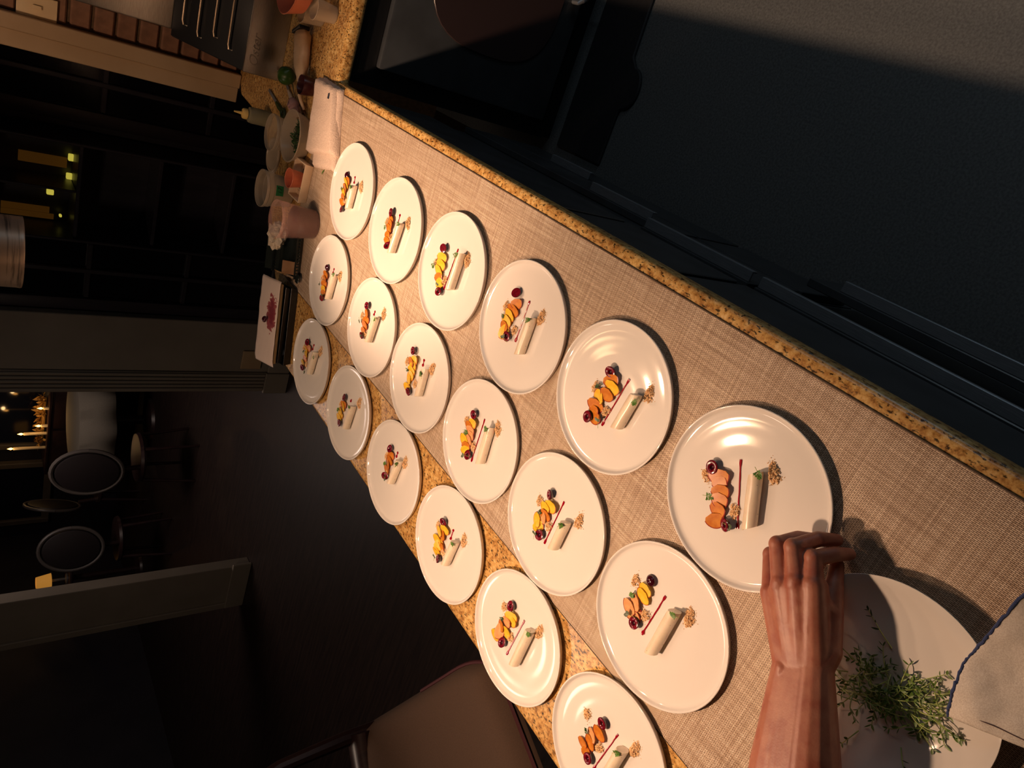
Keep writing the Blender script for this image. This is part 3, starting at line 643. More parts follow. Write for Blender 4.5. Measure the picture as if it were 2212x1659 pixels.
# ================================================================== the hand setting down the nearest plate
skin = mat('skin', (196, 134, 104), 0.46, sub=0.12)
v = coords(skin); f1 = noise_tex(skin, v, 22, 4); f2 = noise_tex(skin, v, 420, 2); f3 = noise_tex(skin, v, 60, 3)
ln(skin, mixc(skin, 0.35, ramp(skin, f1, [(0.38, (148, 82, 62)), (0.62, (176, 116, 92))]), ramp(skin, f3, [(0.35, (150, 74, 58)), (0.6, (178, 120, 96))])), bsdf(skin).inputs['Base Color'])
add_ = nd(skin, 'ShaderNodeMath', operation='ADD'); ln(skin, f2, add_.inputs[0]); ln(skin, f3, add_.inputs[1]); bump(skin, add_.outputs[0], 0.22, 0.0007)
def capsule(m, p, q, r1, r2, n=16):
    p = Vector(p); q = Vector(q); d = q-p; L = d.length
    prof = [(r1*math.sin(a), -r1*math.cos(a)) for a in [PI/2*i/5 for i in range(6)]] + [(r2*math.cos(a), L + r2*math.sin(a)) for a in [PI/2*i/5 for i in range(6)]]
    prof[0] = (0, -r1); prof[-1] = (0, L+r2)
    m.lathe(prof, n, M=Matrix.Translation(p) @ d.to_track_quat('Z', 'Y').to_matrix().to_4x4())
H = MB()
W1, W2 = (-0.5575, 0.2300, 1.000), (-0.5330, 0.2075, 1.000)
F1, F2 = (-0.6600, 0.1690, 1.028), (-0.6270, 0.1440, 1.026)
E1, E2 = (-0.8100, 0.0830, 1.060), (-0.7830, 0.0600, 1.058)
capsule(H, E1, F1, 0.047, 0.0370); capsule(H, E2, F2, 0.047, 0.0370)
capsule(H, F1, W1, 0.0370, 0.0235); capsule(H, F2, W2, 0.0370, 0.0235); capsule(H, W1, W2, 0.0235, 0.0235)
iM, mM, rM, pM = (-0.4440, 0.2610, 1.000), (-0.4535, 0.2785, 1.004), (-0.4725, 0.2945, 1.001), (-0.4990, 0.3030, 0.992)
iP, mP, rP, pP = (-0.4205, 0.2811, 0.990), (-0.4250, 0.3080, 0.994), (-0.4400, 0.3300, 0.986), (-0.4680, 0.3380, 0.968)
iD, iT = (-0.4080, 0.2690, 0.966), (-0.4050, 0.2610, 0.9455)
mD, mT = (-0.4050, 0.2960, 0.968), (-0.4000, 0.2830, 0.9465)
rD, rT = (-0.4270, 0.3220, 0.957), (-0.4200, 0.3090, 0.9435)
pD, pT = (-0.4590, 0.3330, 0.949), (-0.4540, 0.3220, 0.9415)
Wm1, Wm2 = (-0.541, 0.2150, 1.001), (-0.549, 0.2225, 1.001)
for w0, m0, r0 in ((W2, iM, 0.0150), (Wm1, mM, 0.0148), (Wm2, rM, 0.0145), (W1, pM, 0.0138)):
    capsule(H, w0, m0, 0.0225, r0)
    a = Vector(w0).lerp(Vector(m0), 0.1) - Vector((0, 0, 0.010)); b = Vector(w0).lerp(Vector(m0), 0.95) - Vector((0, 0, 0.010))
    capsule(H, a, b, 0.0185, 0.0135)
for (w0, m0), (w1, m1) in zip(((W2, iM), (Wm1, mM), (Wm2, rM)), ((Wm1, mM), (Wm2, rM), (W1, pM))):
    for t_, dz in ((0.33, 0.0), (0.67, 0.0)):                     # fills the back of the hand between the bones
        a = Vector(w0).lerp(Vector(w1), t_); b = Vector(m0).lerp(Vector(m1), t_).lerp(Vector(w0), 0.08)
        capsule(H, a - Vector((0, 0, dz)), b - Vector((0, 0, dz+0.0012)), 0.0226, 0.0150)
for M_, P_, D_, T_, s in ((iM, iP, iD, iT, 1.0), (mM, mP, mD, mT, 1.04), (rM, rP, rD, rT, 1.0), (pM, pP, pD, pT, 0.90)):
    capsule(H, M_, P_, 0.0134*s, 0.0112*s); capsule(H, P_, D_, 0.0112*s, 0.0100*s); capsule(H, D_, T_, 0.0099*s, 0.0082*s)
    capsule(H, Vector(P_) + Vector((0.0004, 0.0003, 0.0008)), Vector(P_) + Vector((0.0010, 0.0006, 0.0006)), 0.0114*s, 0.0114*s)
    k = Vector(M_) + Vector((-0.003, -0.001, 0.0026)); capsule(H, k, k + Vector((0.004, 0.0015, 0)), 0.0130*s, 0.0126*s)
# thumb, under the palm
tC, tM, tI, tT = (-0.512, 0.2110, 0.988), (-0.4720, 0.2330, 0.974), (-0.4440, 0.2520, 0.962), (-0.4260, 0.2650, 0.9500)
capsule(H, tC, tM, 0.0205, 0.0150); capsule(H, tM, tI, 0.0145, 0.0118); capsule(H, tI, tT, 0.0116, 0.0092); capsule(H, tC, W2, 0.021, 0.023)
capsule(H, tM, Vector(iM).lerp(Vector(W2), 0.25) - Vector((0, 0, 0.012)), 0.015, 0.014); capsule(H, tC, Vector(iM).lerp(Vector(W2), 0.45) - Vector((0, 0, 0.010)), 0.019, 0.016)
# forearm filled between its two bones
for t_ in (0.2, 0.4, 0.6, 0.8):
    e, f_, w_ = (Vector(a).lerp(Vector(b), t_) for a, b in ((E1, E2), (F1, F2), (W1, W2)))
    capsule(H, e, f_, 0.0474, 0.0374); capsule(H, f_, w_, 0.0374, 0.0238)
# tendons, veins and the wrist bone
for a, b, z in ((W2, iM, .0172), (Wm1, mM, .0165), (Wm2, rM, .0160)):
    p, q = Vector(a).lerp(Vector(b), 0.45), Vector(b); p.z += z*1.0; q.z += 0.0102
    capsule(H, p, q, 0.0026, 0.0034, 8)
for pts in (((-0.535, 0.243, 1.0190), (-0.515, 0.262, 1.0172), (-0.497, 0.270, 1.0160), (-0.483, 0.287, 1.0140)), ((-0.515, 0.262, 1.0172), (-0.50, 0.254, 1.0180), (-0.482, 0.263, 1.0165))):
    for a, b in zip(pts, pts[1:]): capsule(H, a, b, 0.0020, 0.0019, 8)
capsule(H, (-0.562, 0.231, 1.015), (-0.557, 0.233, 1.015), 0.0115, 0.011)
hm = H.mesh('person', skin, True, angle=180)
ho = put('person', hm)
r_ = ho.modifiers.new('r', 'REMESH'); r_.mode = 'VOXEL'; r_.voxel_size = 0.0012; r_.use_smooth_shade = True
s_ = ho.modifiers.new('s', 'SMOOTH'); s_.factor = 0.5; s_.iterations = 14
bpy.context.view_layer.update()
dg = bpy.context.evaluated_depsgraph_get()
nm = bpy.data.meshes.new_from_object(ho.evaluated_get(dg)); ho.modifiers.clear(); ho.data = nm
for p in nm.polygons: p.use_smooth = True
tag(ho, 'person with bare forearm and left hand setting down the nearest plate of the upper row', 'person')

# ================================================================== cloth over the coupe plate, blue stitched edge
def terry(name, a, b, sc=420, bs=0.5):
    return noisy(name, a, b, sc, 0.9, bs, 0.0016)
cloth = noisy('cotton_cloth', (222, 208, 192), (246, 236, 222), 700, 0.9, 0.15, 0.0003)
stitch = noisy('blue_stitching', (52, 66, 110), (78, 92, 136), 900, 0.85, 0.5, 0.001)
E1p = [Vector(p) for p in ((-0.483, 0.077), (-0.458, 0.086), (-0.417, 0.096), (-0.371, 0.094), (-0.315, 0.091), (-0.25, 0.086), (-0.18, 0.08))]
def e1(t):
    q = t*(len(E1p)-1); i = min(int(q), len(E1p)-2); return E1p[i].lerp(E1p[i+1], q-i)
hem = Vector((0.032, -0.066))
def cl(u, v):
    p = e1(u) + hem*v*(2.3 - 0.7*u) + Vector((0.004*math.sin(9*u), 0.004*math.sin(7*v)))
    r = math.hypot(p.x-GP.x, p.y-GP.y)
    z = 0.957 if r < 0.138 else max(ZM+0.006, 0.957 + (r-0.138)*0.12)
    z += 0.004*math.sin(11*u+2*v) + 0.0045*math.sin(8*v+3*u) + 0.0016*noise.noise((p.x*60, p.y*60, 0)) + 0.006
    z += 0.004*math.exp(-((v-0.45)/0.08)**2)*math.exp(-((u-0.35-0.3*v)/0.25)**2)
    return (p.x, p.y, z)
m = MB().grid(cl, 60, 40)
me = m.mesh('side_towel', cloth, True, angle=180)
o = put('side_towel', me); sd = o.modifiers.new('t', 'SOLIDIFY'); sd.thickness = 0.0022; sd.offset = -1
tag(o, 'off white cloth with blue stitched edge draped over the coupe plate', 'towel')
ed = [Vector(cl(i/90, 0)) + Vector((random.uniform(-.0007, .0007), random.uniform(-.0007, .0007), random.uniform(-0.0004, .001))) for i in range(91)]
put('stitched_edge', MB().tube(ed, [0.0016*random.uniform(0.7, 1.3) for _ in ed], 7).mesh('stitched_edge', stitch), o)
hl = [Vector(cl(0.02 + 0.012*math.sin(8*j/30), j/30)) + Vector((0.006, 0, 0.0004)) for j in range(31)]
put('hem_seam', MB().tube(hl, 0.0006, 5).mesh('hem_seam', mat('seam_thread', (96, 70, 66), 0.9)), o)

# ================================================================== folded terry towel at the far end of the runner
tw = terry('terry_towel', (206, 182, 164), (222, 200, 182), 240, 0.9)
def slab(quad, z0, z1, n=26, amp=0.003, seed=0, round_=0.25):
    q = [Vector(p) for p in quad]; m = MB()
    def top(u, v):
        p = q[0].lerp(q[1], u).lerp(q[3].lerp(q[2], u), v)
        e = min(u, 1-u, v, 1-v); k = min(1, e/0.07)
        z = z0 + (z1-z0)*(0.35 + 0.65*math.sqrt(max(0, 1-(1-k)**2))) + amp*noise.noise((p.x*16+seed, p.y*16, seed)) + amp*0.4*noise.noise((p.x*70, p.y*70, seed))
        w_ = 0.004*noise.noise((u*5+seed, v*5, 3))
        return (p.x+w_, p.y+w_, max(z, z0+0.002))
    def bot(u, v):
        x, y, z = top(u, v); return (x, y, z0)
    m.grid(top, n, n); m.grid(bot, n, n)
    per = [i*n for i in range(n)] + [(n-1)*n+j for j in range(1, n)] + [i*n+n-1 for i in range(n-2, -1, -1)] + [j for j in range(n-2, 0, -1)]
    k = n*n
    m.f += [(a, b, b+k, a+k) for a, b in zip(per, per[1:]+per[:1])]; m.mi += [0]*len(per)
    return m
tq = [(-0.222, 2.283), (-0.222, 2.135), (-0.402, 2.045), (-0.452, 2.250)]
me = slab(tq, ZM+0.001, 0.951, seed=2).mesh('folded_towel', tw, True, angle=60)
o = put('folded_towel', me); tag(o, 'folded white terry towel at the far end of the woven runner', 'towel')
put('lower_fold', slab([(-0.2180, 2.275), (-0.222, 2.118), (-0.445, 2.036), (-0.482, 2.205)], ZM+0.0004, 0.9375, seed=5).mesh('lower_fold', tw, True, angle=60), o)
put('care_label', MB().box(-0.262, -0.246, 2.150, 2.156, 0.9405, 0.9525).mesh('care_label', mat('label_navy', (40, 44, 58), 0.7), True, 0.001, 1), o)
o = put('leaf_scrap', (lambda m: (leaflet(m, (-0.468, 2.133, ZM+0.0012), (-0.85, 0.5, 0.02), 0.022, 0.0028), m)[1])(MB()).mesh('leaf_scrap', leafm, True))
tag(o, 'single green herb leaf fallen on the woven runner beside the folded towel', 'herb')

# ================================================================== prep things at the far end of the worktop
melam = mat('beige_melamine', (222, 194, 160), 0.35)
def open_box(m, x0, x1, y0, y1, z0, z1, t, tp=0.0):
    """open topped tray, walls leaning out by tp"""
    o_ = [(x0-tp, y0-tp), (x1+tp, y0-tp), (x1+tp, y1+tp), (x0-tp, y1+tp)]; b = [(x0, y0), (x1, y0), (x1, y1), (x0, y1)]
    i_ = [(x0-tp+t, y0-tp+t), (x1+tp-t, y0-tp+t), (x1+tp-t, y1+tp-t), (x0-tp+t, y1+tp-t)]; ib = [(x0+t, y0+t), (x1-t, y0+t), (x1-t, y1-t), (x0+t, y1-t)]
    v = [(*p, z0) for p in b] + [(*p, z1) for p in o_] + [(*p, z1) for p in i_] + [(*p, z0+t) for p in ib]
    f = [(3, 2, 1, 0), (12, 13, 14, 15)]
    for i in range(4):
        j = (i+1) % 4; f += [(i, j, 4+j, 4+i), (4+i, 4+j, 8+j, 8+i), (8+i, 8+j, 12+j, 12+i)]
    return m.add(v, f)
t = empty('serving_tray', (-0.545, 2.262, ZM), 'beige rounded rectangular tray of dark crumbs beside the folded towel', 'tray')
put('dish', open_box(MB(), -0.060, 0.060, -0.046, 0.044, 0.0005, 0.030, 0.005, 0.004).mesh('dish', melam, True, 0.004, 2), t)
put('dark_crumbs', crumb_mesh(77, 220, 0.046, 0.032, 0.004), t, (0, 0, 0.006)).data.materials[0] = noisy('dark_crumb', (60, 40, 32), (84, 58, 44), 300, 0.85)
peachp = mat('terracotta_plastic', (206, 112, 78), 0.42, sub=0.1)
o = put('prep_cup', MB().lathe([(0, 0), (0.021, 0), (0.024, 0.003), (0.031, 0.044), (0.0325, 0.0455), (0.0318, 0.0465), (0.0300, 0.045), (0.0225, 0.006), (0, 0.004)], 40).mesh('prep_cup', peachp), None, (-0.545, 2.265, ZM+0.0095), (0.05, 0.0, 0))
tag(o, 'small terracotta coloured cup standing in the beige tray', 'cup')

clear = mat('clear_plastic', (206, 160, 146), 0.16, alpha=0.24, spec=0.5)
cloudy = mat('cloudy_plastic', (206, 186, 158), 0.3, alpha=0.5, spec=0.5)
def deli(r1, r0, h):
    """deli tub: tapered wall, ribbed collar, rolled rim"""
    p = [(0, 0), (r0-0.004, 0), (r0, 0.003), (r0+(r1-r0)*0.72, h*0.72), (r0+(r1-r0)*0.72+0.0022, h*0.735), (r1-0.001, h-0.012), (r1+0.0012, h-0.010), (r1+0.0025, h-0.003), (r1+0.0015, h), (r1-0.0005, h-0.001), (r1-0.0012, h-0.012)]
    return MB().lathe(p, 56)
g = empty('deli_tub', (-0.643, 2.118, ZM+0.0003), 'tall clear tub of dark cherries in juice nearest the plates', 'tub', 'deli tubs on the worktop')
put('tub', deli(0.0575, 0.046, 0.128).mesh('tub', clear), g)
m = MB()
for k in range(44):
    a = 2*PI*k/44; m.tube([(0.0548*math.cos(a), 0.0548*math.sin(a), 0.098), (0.0564*math.cos(a), 0.0564*math.sin(a), 0.114)], 0.0006, 4)
put('collar_ribs', m.mesh('collar_ribs', clear), g)
juice = mat('cherry_juice', (30, 8, 12), 0.2, alpha=0.93)
put('juice', MB().lathe([(0, 0.0022), (0.0425, 0.0022), (0.0440, 0.005), (0.0502, 0.069), (0, 0.070)], 40).mesh('juice', juice), g)
for i, (x, y, z) in enumerate(((0.02, -0.030, 0.058), (-0.018, -0.032, 0.052), (0.0, 0.01, 0.062), (0.030, 0.008, 0.060), (-0.028, 0.012, 0.060), (0.006, -0.026, 0.034), (0.01, -0.014, 0.066))):
    c_ = put('cherry', MB().lathe([(0, -0.010), (0.006, -0.008), (0.0105, 0), (0.006, 0.008), (0.001, 0.0068), (0, 0.0066)], 18).mesh('cherry', cherry_cut if i in (0, 3) else cherry_skin), None, (-0.643+x, 2.118+y, ZM+z))
    tag(c_, '%s dark cherry in the juice of the tall tub' % ORD[i], 'cherry', 'cherries in the tall tub')
g = empty('deli_tub', (-0.622, 2.372, ZM+0.0003), 'cloudy clear tub with green tape label behind the cherry tub', 'tub', 'deli tubs on the worktop')
put('tub', deli(0.060, 0.047, 0.098).mesh('tub', cloudy), g)
put('syrup', MB().lathe([(0, 0.003), (0.0435, 0.003), (0.0450, 0.006), (0.0505, 0.052), (0, 0.0525)], 40).mesh('syrup', mat('pale_syrup', (150, 124, 76), 0.25, alpha=0.75)), g)
tape = noisy('green_tape', (26, 104, 52), (32, 116, 60), 200, 0.6)
def tape_pt(a, z): r = 0.047 + 0.013*z/0.098 + 0.0006; return (r*math.cos(a), r*math.sin(a), z)
tm = MB().grid(lambda u, v: tape_pt(-1.62 + 0.62*u, 0.040 + 0.026*v), 10, 4).mesh('tape_label', tape)
tp = put('tape_label', tm, g)
def writing(parent, txt, size, matx, loc, rot, ext=0.0002, shear=0.0, name='lettering'):
    c_ = bpy.data.curves.new(name, 'FONT'); c_.body = txt; c_.size = size; c_.extrude = ext; c_.shear = shear; c_.align_x = 'CENTER'; c_.align_y = 'CENTER'
    o1 = bpy.data.objects.new(name, c_); C.objects.link(o1); bpy.context.view_layer.update()
    me1 = bpy.data.meshes.new_from_object(o1.evaluated_get(bpy.context.evaluated_depsgraph_get())); bpy.data.objects.remove(o1)
    me1.materials.clear(); me1.materials.append(matx)
    return put(name, me1, parent, loc, rot)
aw = -1.31; px_, py_, pz_ = tape_pt(aw, 0.053)
writing(tp, '17', 0.021, mat('marker_ink', (14, 40, 26), 0.6), (px_+0.0005*math.cos(aw), py_+0.0005*math.sin(aw), pz_), (PI/2, 0, aw+PI/2), 0.0002, 0.2, 'handwriting')

# dark green berry basket with pierced rim, paper and tan packet in it
bk = noisy('basket_green', (24, 31, 29), (31, 38, 35), 40, 0.32)
b = empty('berry_basket', (-0.792, 2.262, ZM), 'dark green plastic basket with pierced rim beside the cherry tub', 'basket', None, 0.26)
put('shell', open_box(MB(), -0.072, 0.072, -0.105, 0.090, 0.0004, 0.012, 0.0016, 0.006).mesh('shell', bk, True, 0.001, 1), b)
for s in (-0.112, 0.096):
    m = MB()
    for k in range(15):
        x = -0.073 + k*0.01046
        m.box(x-0.0024, x+0.0024, s-0.001, s+0.001, 0.0115, 0.0198)
    m.box(-0.082, 0.082, s-0.002, s+0.002, 0.0195, 0.0245)
    put('pierced_rim', m.mesh('pierced_rim', bk, False), b)
put('back_flap', MB().add([(-0.078, 0.097, 0.012), (0.078, 0.097, 0.012), (0.078, 0.130, 0.036), (-0.078, 0.130, 0.036), (-0.078, 0.099, 0.011), (0.078, 0.099, 0.011), (0.078, 0.132, 0.035), (-0.078, 0.132, 0.035)],
    [(0,1,2,3),(7,6,5,4),(0,4,5,1),(1,5,6,2),(2,6,7,3),(3,7,4,0)]).mesh('back_flap', bk, False), b)
put('tab', MB().lathe([(0, 0.003), (0.014, 0.003), (0.016, 0.005), (0.014, 0.007), (0, 0.007)], 20).mesh('tab', bk), b, (-0.078, -0.120, 0.010))
pk = put('sauce_packet', MB().box(-0.022, 0.022, -0.036, 0.036, 0, 0.010).mesh('sauce_packet', noisy('packet_tan', (150, 112, 80), (160, 122, 90), 20, 0.5), True, 0.002, 2), None, (-0.826, 2.193, ZM+0.013), (0.35, 0, 0.30))
tag(pk, 'small flat tan packet leaning in the dark green basket', 'packet')
rnd = random.Random(5); m = MB()
def crump(u, v):
    a = u*2*PI; b_ = (v-0.5)*PI; n_ = noise.noise((3*math.cos(a)*math.cos(b_), 3*math.sin(a)*math.cos(b_), 3*math.sin(b_)))
    r = 0.034*(1 + 0.42*abs(n_)*(1 if n_ > 0 else -1.2))
    return (r*1.35*math.cos(a)*math.cos(b_), r*math.sin(a)*math.cos(b_), 0.8*r*math.sin(b_))
m.grid(crump, 23, 13)
pp = put('crumpled_paper', m.mesh('crumpled_paper', noisy('paper_white', (214, 196, 170), (226, 210, 186), 20, 0.8), False), None, (-0.752, 2.290, ZM+0.046), (0, 0, 0.4))
tag(pp, 'crumpled white paper lying in the dark green basket', 'paper')

# black trays, board and stained paper at the far left corner
s = empty('black_tray', (-1.022, 2.172, ZT+0.0005), 'lower black plastic tray under the stained paper at the far left corner', 'tray', 'stacked black trays', 0.25)
bt = open_box(MB(), -0.128, 0.128, -0.072, 0.072, 0.0, 0.026, 0.002, 0.006).mesh('shell', blk, True, 0.002, 1)
put('shell', bt, s)
s2 = empty('black_tray', (-1.018, 2.178, ZT+0.0275), 'upper black plastic tray directly under the tan board', 'tray', 'stacked black trays', 0.22)
put('shell', open_box(MB(), -0.126, 0.126, -0.074, 0.074, 0.0, 0.018, 0.002, 0.006).mesh('shell', blk, True, 0.002, 1), s2)
bd = put('board', MB().box(-0.140, 0.134, -0.084, 0.084, 0, 0.012).mesh('board', noisy('board_wood', (132, 104, 66), (150, 120, 80), 12, 0.6, stretch=(1, 10, 1)), True, 0.003, 2), None, (-1.020, 2.195, ZT+0.0465), (0, 0, 0.25))
tag(bd, 'tan board on the black trays at the far left corner', 'board')
stain = mat('stained_paper', (226, 204, 190), 0.85)
v_ = coords(stain); sepx = nd(stain, 'ShaderNodeSeparateXYZ'); ln(stain, v_, sepx.inputs[0])
mp = nd(stain, 'ShaderNodeMapping'); mp.inputs['Location'].default_value = (-0.25, 0.42, 0); mp.inputs['Scale'].default_value = (9.2, 13, 1); ln(stain, v_, mp.inputs['Vector'])
ln_n = nd(stain, 'ShaderNodeVectorMath', operation='LENGTH'); ln(stain, mp.outputs['Vector'], ln_n.inputs[0])
nz = noise_tex(stain, coords(stain, (1, 0.6, 1)), 55, 3)
sm = nd(stain, 'ShaderNodeMath', operation='MULTIPLY_ADD'); ln(stain, nz, sm.inputs[0]); sm.inputs[1].default_value = 0.9; ln(stain, ln_n.outputs['Value'], sm.inputs[2])
ln(stain, ramp(stain, sm.outputs[0], [(0.72, (126, 38, 52)), (1.0, (168, 84, 84)), (1.22, (226, 206, 192))]), bsdf(stain).inputs['Base Color'])
def pap(u, v):
    x = -0.150 + 0.292*u; y = -0.086 + 0.172*v
    e = max(0, abs(x) - 0.132)
    return (x - (0.012 if u < 0.5 else 0)*(v), y, 0.0012 + 0.0012*noise.noise((x*40, y*40, 1)) + 0.002*max(0, noise.noise((x*13, y*13, 4))) - 0.25*e)
sp_ = put('paper_towel', MB().grid(pap, 40, 24).mesh('paper_towel', stain, True, angle=180), None, (-1.020, 2.193, ZT+0.0595), (0, 0, 0.25))
sp_.modifiers.new('t', 'SOLIDIFY').thickness = 0.0006
tag(sp_, 'white paper towel with purple cherry stain on the tan board', 'paper towel')
ch = put('cherry_half', CH[1][0], None, (-1.020, 2.190, ZT+0.0705), (PI+0.1, 0.1, 0)); put('cut_face', CH[1][1], ch); tag(ch, 'lone halved cherry on the stained paper towel', 'cherry')

# squeeze bottle
q = empty('squeeze_bottle', (-0.452, 2.69, ZT+0.0004), 'squeeze bottle of green oil with yellow cap at the worktop edge', 'bottle')
put('body', MB().lathe([(0, 0), (0.026, 0), (0.0285, 0.003), (0.0285, 0.066), (0.026, 0.076), (0.016, 0.080), (0.016, 0.083), (0, 0.083)], 36).mesh('body', mat('bottle_cloudy', (150, 142, 112), 0.35, alpha=0.7)), q)
put('green_oil', MB().lathe([(0, 0.002), (0.0265, 0.002), (0.0270, 0.004), (0.0270, 0.042), (0, 0.0422)], 30).mesh('green_oil', mat('green_oil', (58, 68, 26), 0.3)), q)
put('cap', MB().lathe([(0, 0.0832), (0.0185, 0.0832), (0.0185, 0.094), (0.0165, 0.098), (0.006, 0.100), (0.0025, 0.128), (0, 0.128)], 30).mesh('cap', mat('cap_yellow', (222, 186, 108), 0.4)), q)
# round tubs and lids
g = empty('round_tub', (-0.430, 2.352, ZT+0.0004), 'wide clear round tub of chopped green herbs behind the folded towel', 'tub')
put('tub', MB().lathe([(0, 0), (0.066, 0), (0.070, 0.003), (0.081, 0.040), (0.0845, 0.042), (0.085, 0.045), (0.0835, 0.046), (0.080, 0.044), (0.0685, 0.006), (0, 0.003)], 56).mesh('tub', cloudy), g)
m = MB(); rnd = random.Random(9)
for i in range(240):
    a = rnd.uniform(0, 2*PI); r = 0.056*math.sqrt(rnd.random())
    leaflet(m, (r*math.cos(a), r*math.sin(a)-0.008, 0.008 + 0.026*(1-(r/0.06)**2)*rnd.random()), (rnd.uniform(-1, 1), rnd.uniform(-1, 1), rnd.uniform(-.1, .7)), rnd.uniform(0.010, 0.02), rnd.uniform(0.0015, 0.004), n=3)
hh = put('herbs', m.mesh('herbs', leafd, True), None, (-0.430, 2.352, ZT+0.0004)); tag(hh, 'chopped green herbs filling the wide clear round tub', 'herbs', None, 'stuff')
g = put('clear_tub', deli(0.060, 0.05, 0.06).mesh('clear_tub', cloudy), None, (-0.458, 2.490, ZT+0.0004)); tag(g, 'low clear tub behind the tub of herbs', 'tub')
o = put('rag', (lambda m: m.grid(lambda u, v: (0.026*(1.5*math.cos(2*PI*u)*math.sin(PI*v)), 0.020*math.sin(2*PI*u)*math.sin(PI*v), 0.018*math.cos(PI*v)*(1+0.5*noise.noise((4*u, 4*v, 0)))), 21, 11))(MB()).mesh('rag', noisy('rag_pink', (190, 140, 130), (204, 156, 144), 60, 0.9), True), None, (-0.352, 2.432, ZT+0.021), (0, 0, 0.9)); tag(o, 'small wad of pink cloth by the herb tub', 'cloth')
lid_me = MB().lathe([(0, 0.002), (0.052, 0.002), (0.054, 0.0045), (0.058, 0.0045), (0.0605, 0.0025), (0.0605, 0), (0.0615, 0), (0.0615, 0.0035), (0.058, 0.006), (0.053, 0.006), (0.051, 0.0035), (0, 0.0035)], 48).mesh('tub_lid', cloudy)
for i, (x, y, z, l) in enumerate(((-0.556, 2.580, 0.0003, 'lower clear round lid lying behind the taped tub'), (-0.550, 2.572, 0.0068, 'upper clear round lid lying on another lid behind the taped tub'))):
    o = put('tub_lid', lid_me, None, (x, y, ZT+z)); tag(o, l, 'lid', 'clear lids on the worktop')
# spoons, peeler, scissors
spoon = noisy('spoon_steel', (196, 176, 150), (210, 190, 164), 30, 0.28, metal=1.0)
def spoon_mesh(L=0.19):
    m = MB(); n = 14
    m.grid(lambda u, v: (L*0.26*u, 0.019*(v-0.5)*2*math.sin(PI*min(1, 0.08+0.92*u))**0.6, 0.004 - 0.007*math.sin(PI*u)*(1-(2*v-1)**2) + 0.004), n, 7)
    m.tube([(L*0.25, 0, 0.008), (L*0.4, 0, 0.010), (L*0.75, 0, 0.006), (L, 0, 0.003)], [0.0026, 0.0024, 0.0036, 0.0046], 8, 0, 0.4)
    return m.mesh('spoon', spoon, True, angle=80)
sm_ = spoon_mesh()
for i, (x, y, rz, z, l) in enumerate(((-0.385, 2.345, 0.86, 0.001, 'steel spoon nearest the folded towel'), (-0.372, 2.372, 1.0, 0.009, 'steel spoon crossing over the spoon by the towel'))):
    o = put('spoon', sm_, None, (x, y, ZT+z), (0, 0, rz)); sol = o.modifiers.new('t', 'SOLIDIFY'); sol.thickness = 0.0012; tag(o, l, 'spoon', 'steel spoons by the towel')
def handled(name, label, cat, loc, rz, hm, bm_):
    r = empty(name, loc, label, cat, None, rz)
    ring = [(0.024*math.cos(a)*0.7+0.0, 0.024*math.sin(a)*0.55, 0.006) for a in [2*PI*i/20 for i in range(21)]]
    put('handle', MB().tube(ring, 0.005, 8, cap=False).tube([(0.017, 0, 0.006), (0.05, 0.002, 0.006), (0.085, 0.002, 0.006)], [0.007, 0.009, 0.006], 10, 0, 0.6).mesh('handle', hm), r)
    put('blade', MB().box(0.085, 0.185, -0.005, 0.007, 0.004, 0.0065).mesh('blade', bm_, True, 0.001, 1), r)
    return r
handled('peeler', 'cream handled peeler with a hole in its grip by the spoons', 'peeler', (-0.352, 2.470, ZT+0.0005), 1.15, mat('handle_cream', (206, 186, 164), 0.4), dsteel)
handled('knife', 'green handled knife with ring grip left of the peeler', 'knife', (-0.398, 2.560, ZT+0.0005), 1.35, mat('handle_green', (48, 66, 30), 0.4), dsteel)
# piping bag, lime, dark cup
pb = empty('piping_bag', (-0.215, 2.425, ZT+0.0005), 'white piping bag twisted shut lying in front of the steel appliance', 'piping bag', None, 0.42)
def bag(u, v):
    x = 0.105 - 0.20*u; r = 0.036*(1-u)**0.25 if u < 0.55 else 0.030*max(0.22, 1-(u-0.55)*2.2)
    if u < 0.06: r *= 0.80
    a = 2*PI*v + u*2.0; k = 1 + 0.10*noise.noise((5*u, 3*math.cos(a), 3*math.sin(a)))
    return (x, r*k*math.cos(a), max(0.001, 0.026 + 0.026*k*math.sin(a)*(r/0.036)))
m = MB().grid(bag, 26, 25); m.tube([(-0.095, 0, 0.027), (-0.118, -0.004, 0.022), (-0.140, -0.004, 0.012)], [0.008, 0.006, 0.004], 8)
put('bag', m.mesh('bag', noisy('bag_white', (214, 178, 138), (228, 196, 158), 30, 0.45), True, angle=80), pb)
put('clip', MB().box(0.100, 0.112, -0.034, 0.034, 0.016, 0.050).mesh('clip', blk, True, 0.003, 2), pb)
o = put('lime', MB().lathe([(0, -0.030), (0.010, -0.0295), (0.022, -0.021), (0.0295, -0.004), (0.0285, 0.010), (0.018, 0.025), (0.006, 0.031), (0.003, 0.034), (0, 0.034)], 32).mesh('lime', noisy('lime_skin', (48, 78, 22), (64, 96, 30), 60, 0.35, 0.2, 0.001)), None, (-0.272, 2.528, ZT+0.0300), (PI/2, 0, 0.8)); tag(o, 'green lime leaning by the steel appliance', 'lime')
o = put('ramekin', MB().lathe([(0, 0), (0.024, 0), (0.027, 0.003), (0.031, 0.042), (0.030, 0.044), (0.0285, 0.042), (0.025, 0.006), (0, 0.004)], 36).mesh('ramekin', mat('oxblood', (58, 22, 22), 0.3)), None, (-0.266, 2.352, ZT+0.0004)); tag(o, 'dark red cup behind the folded towel', 'cup')
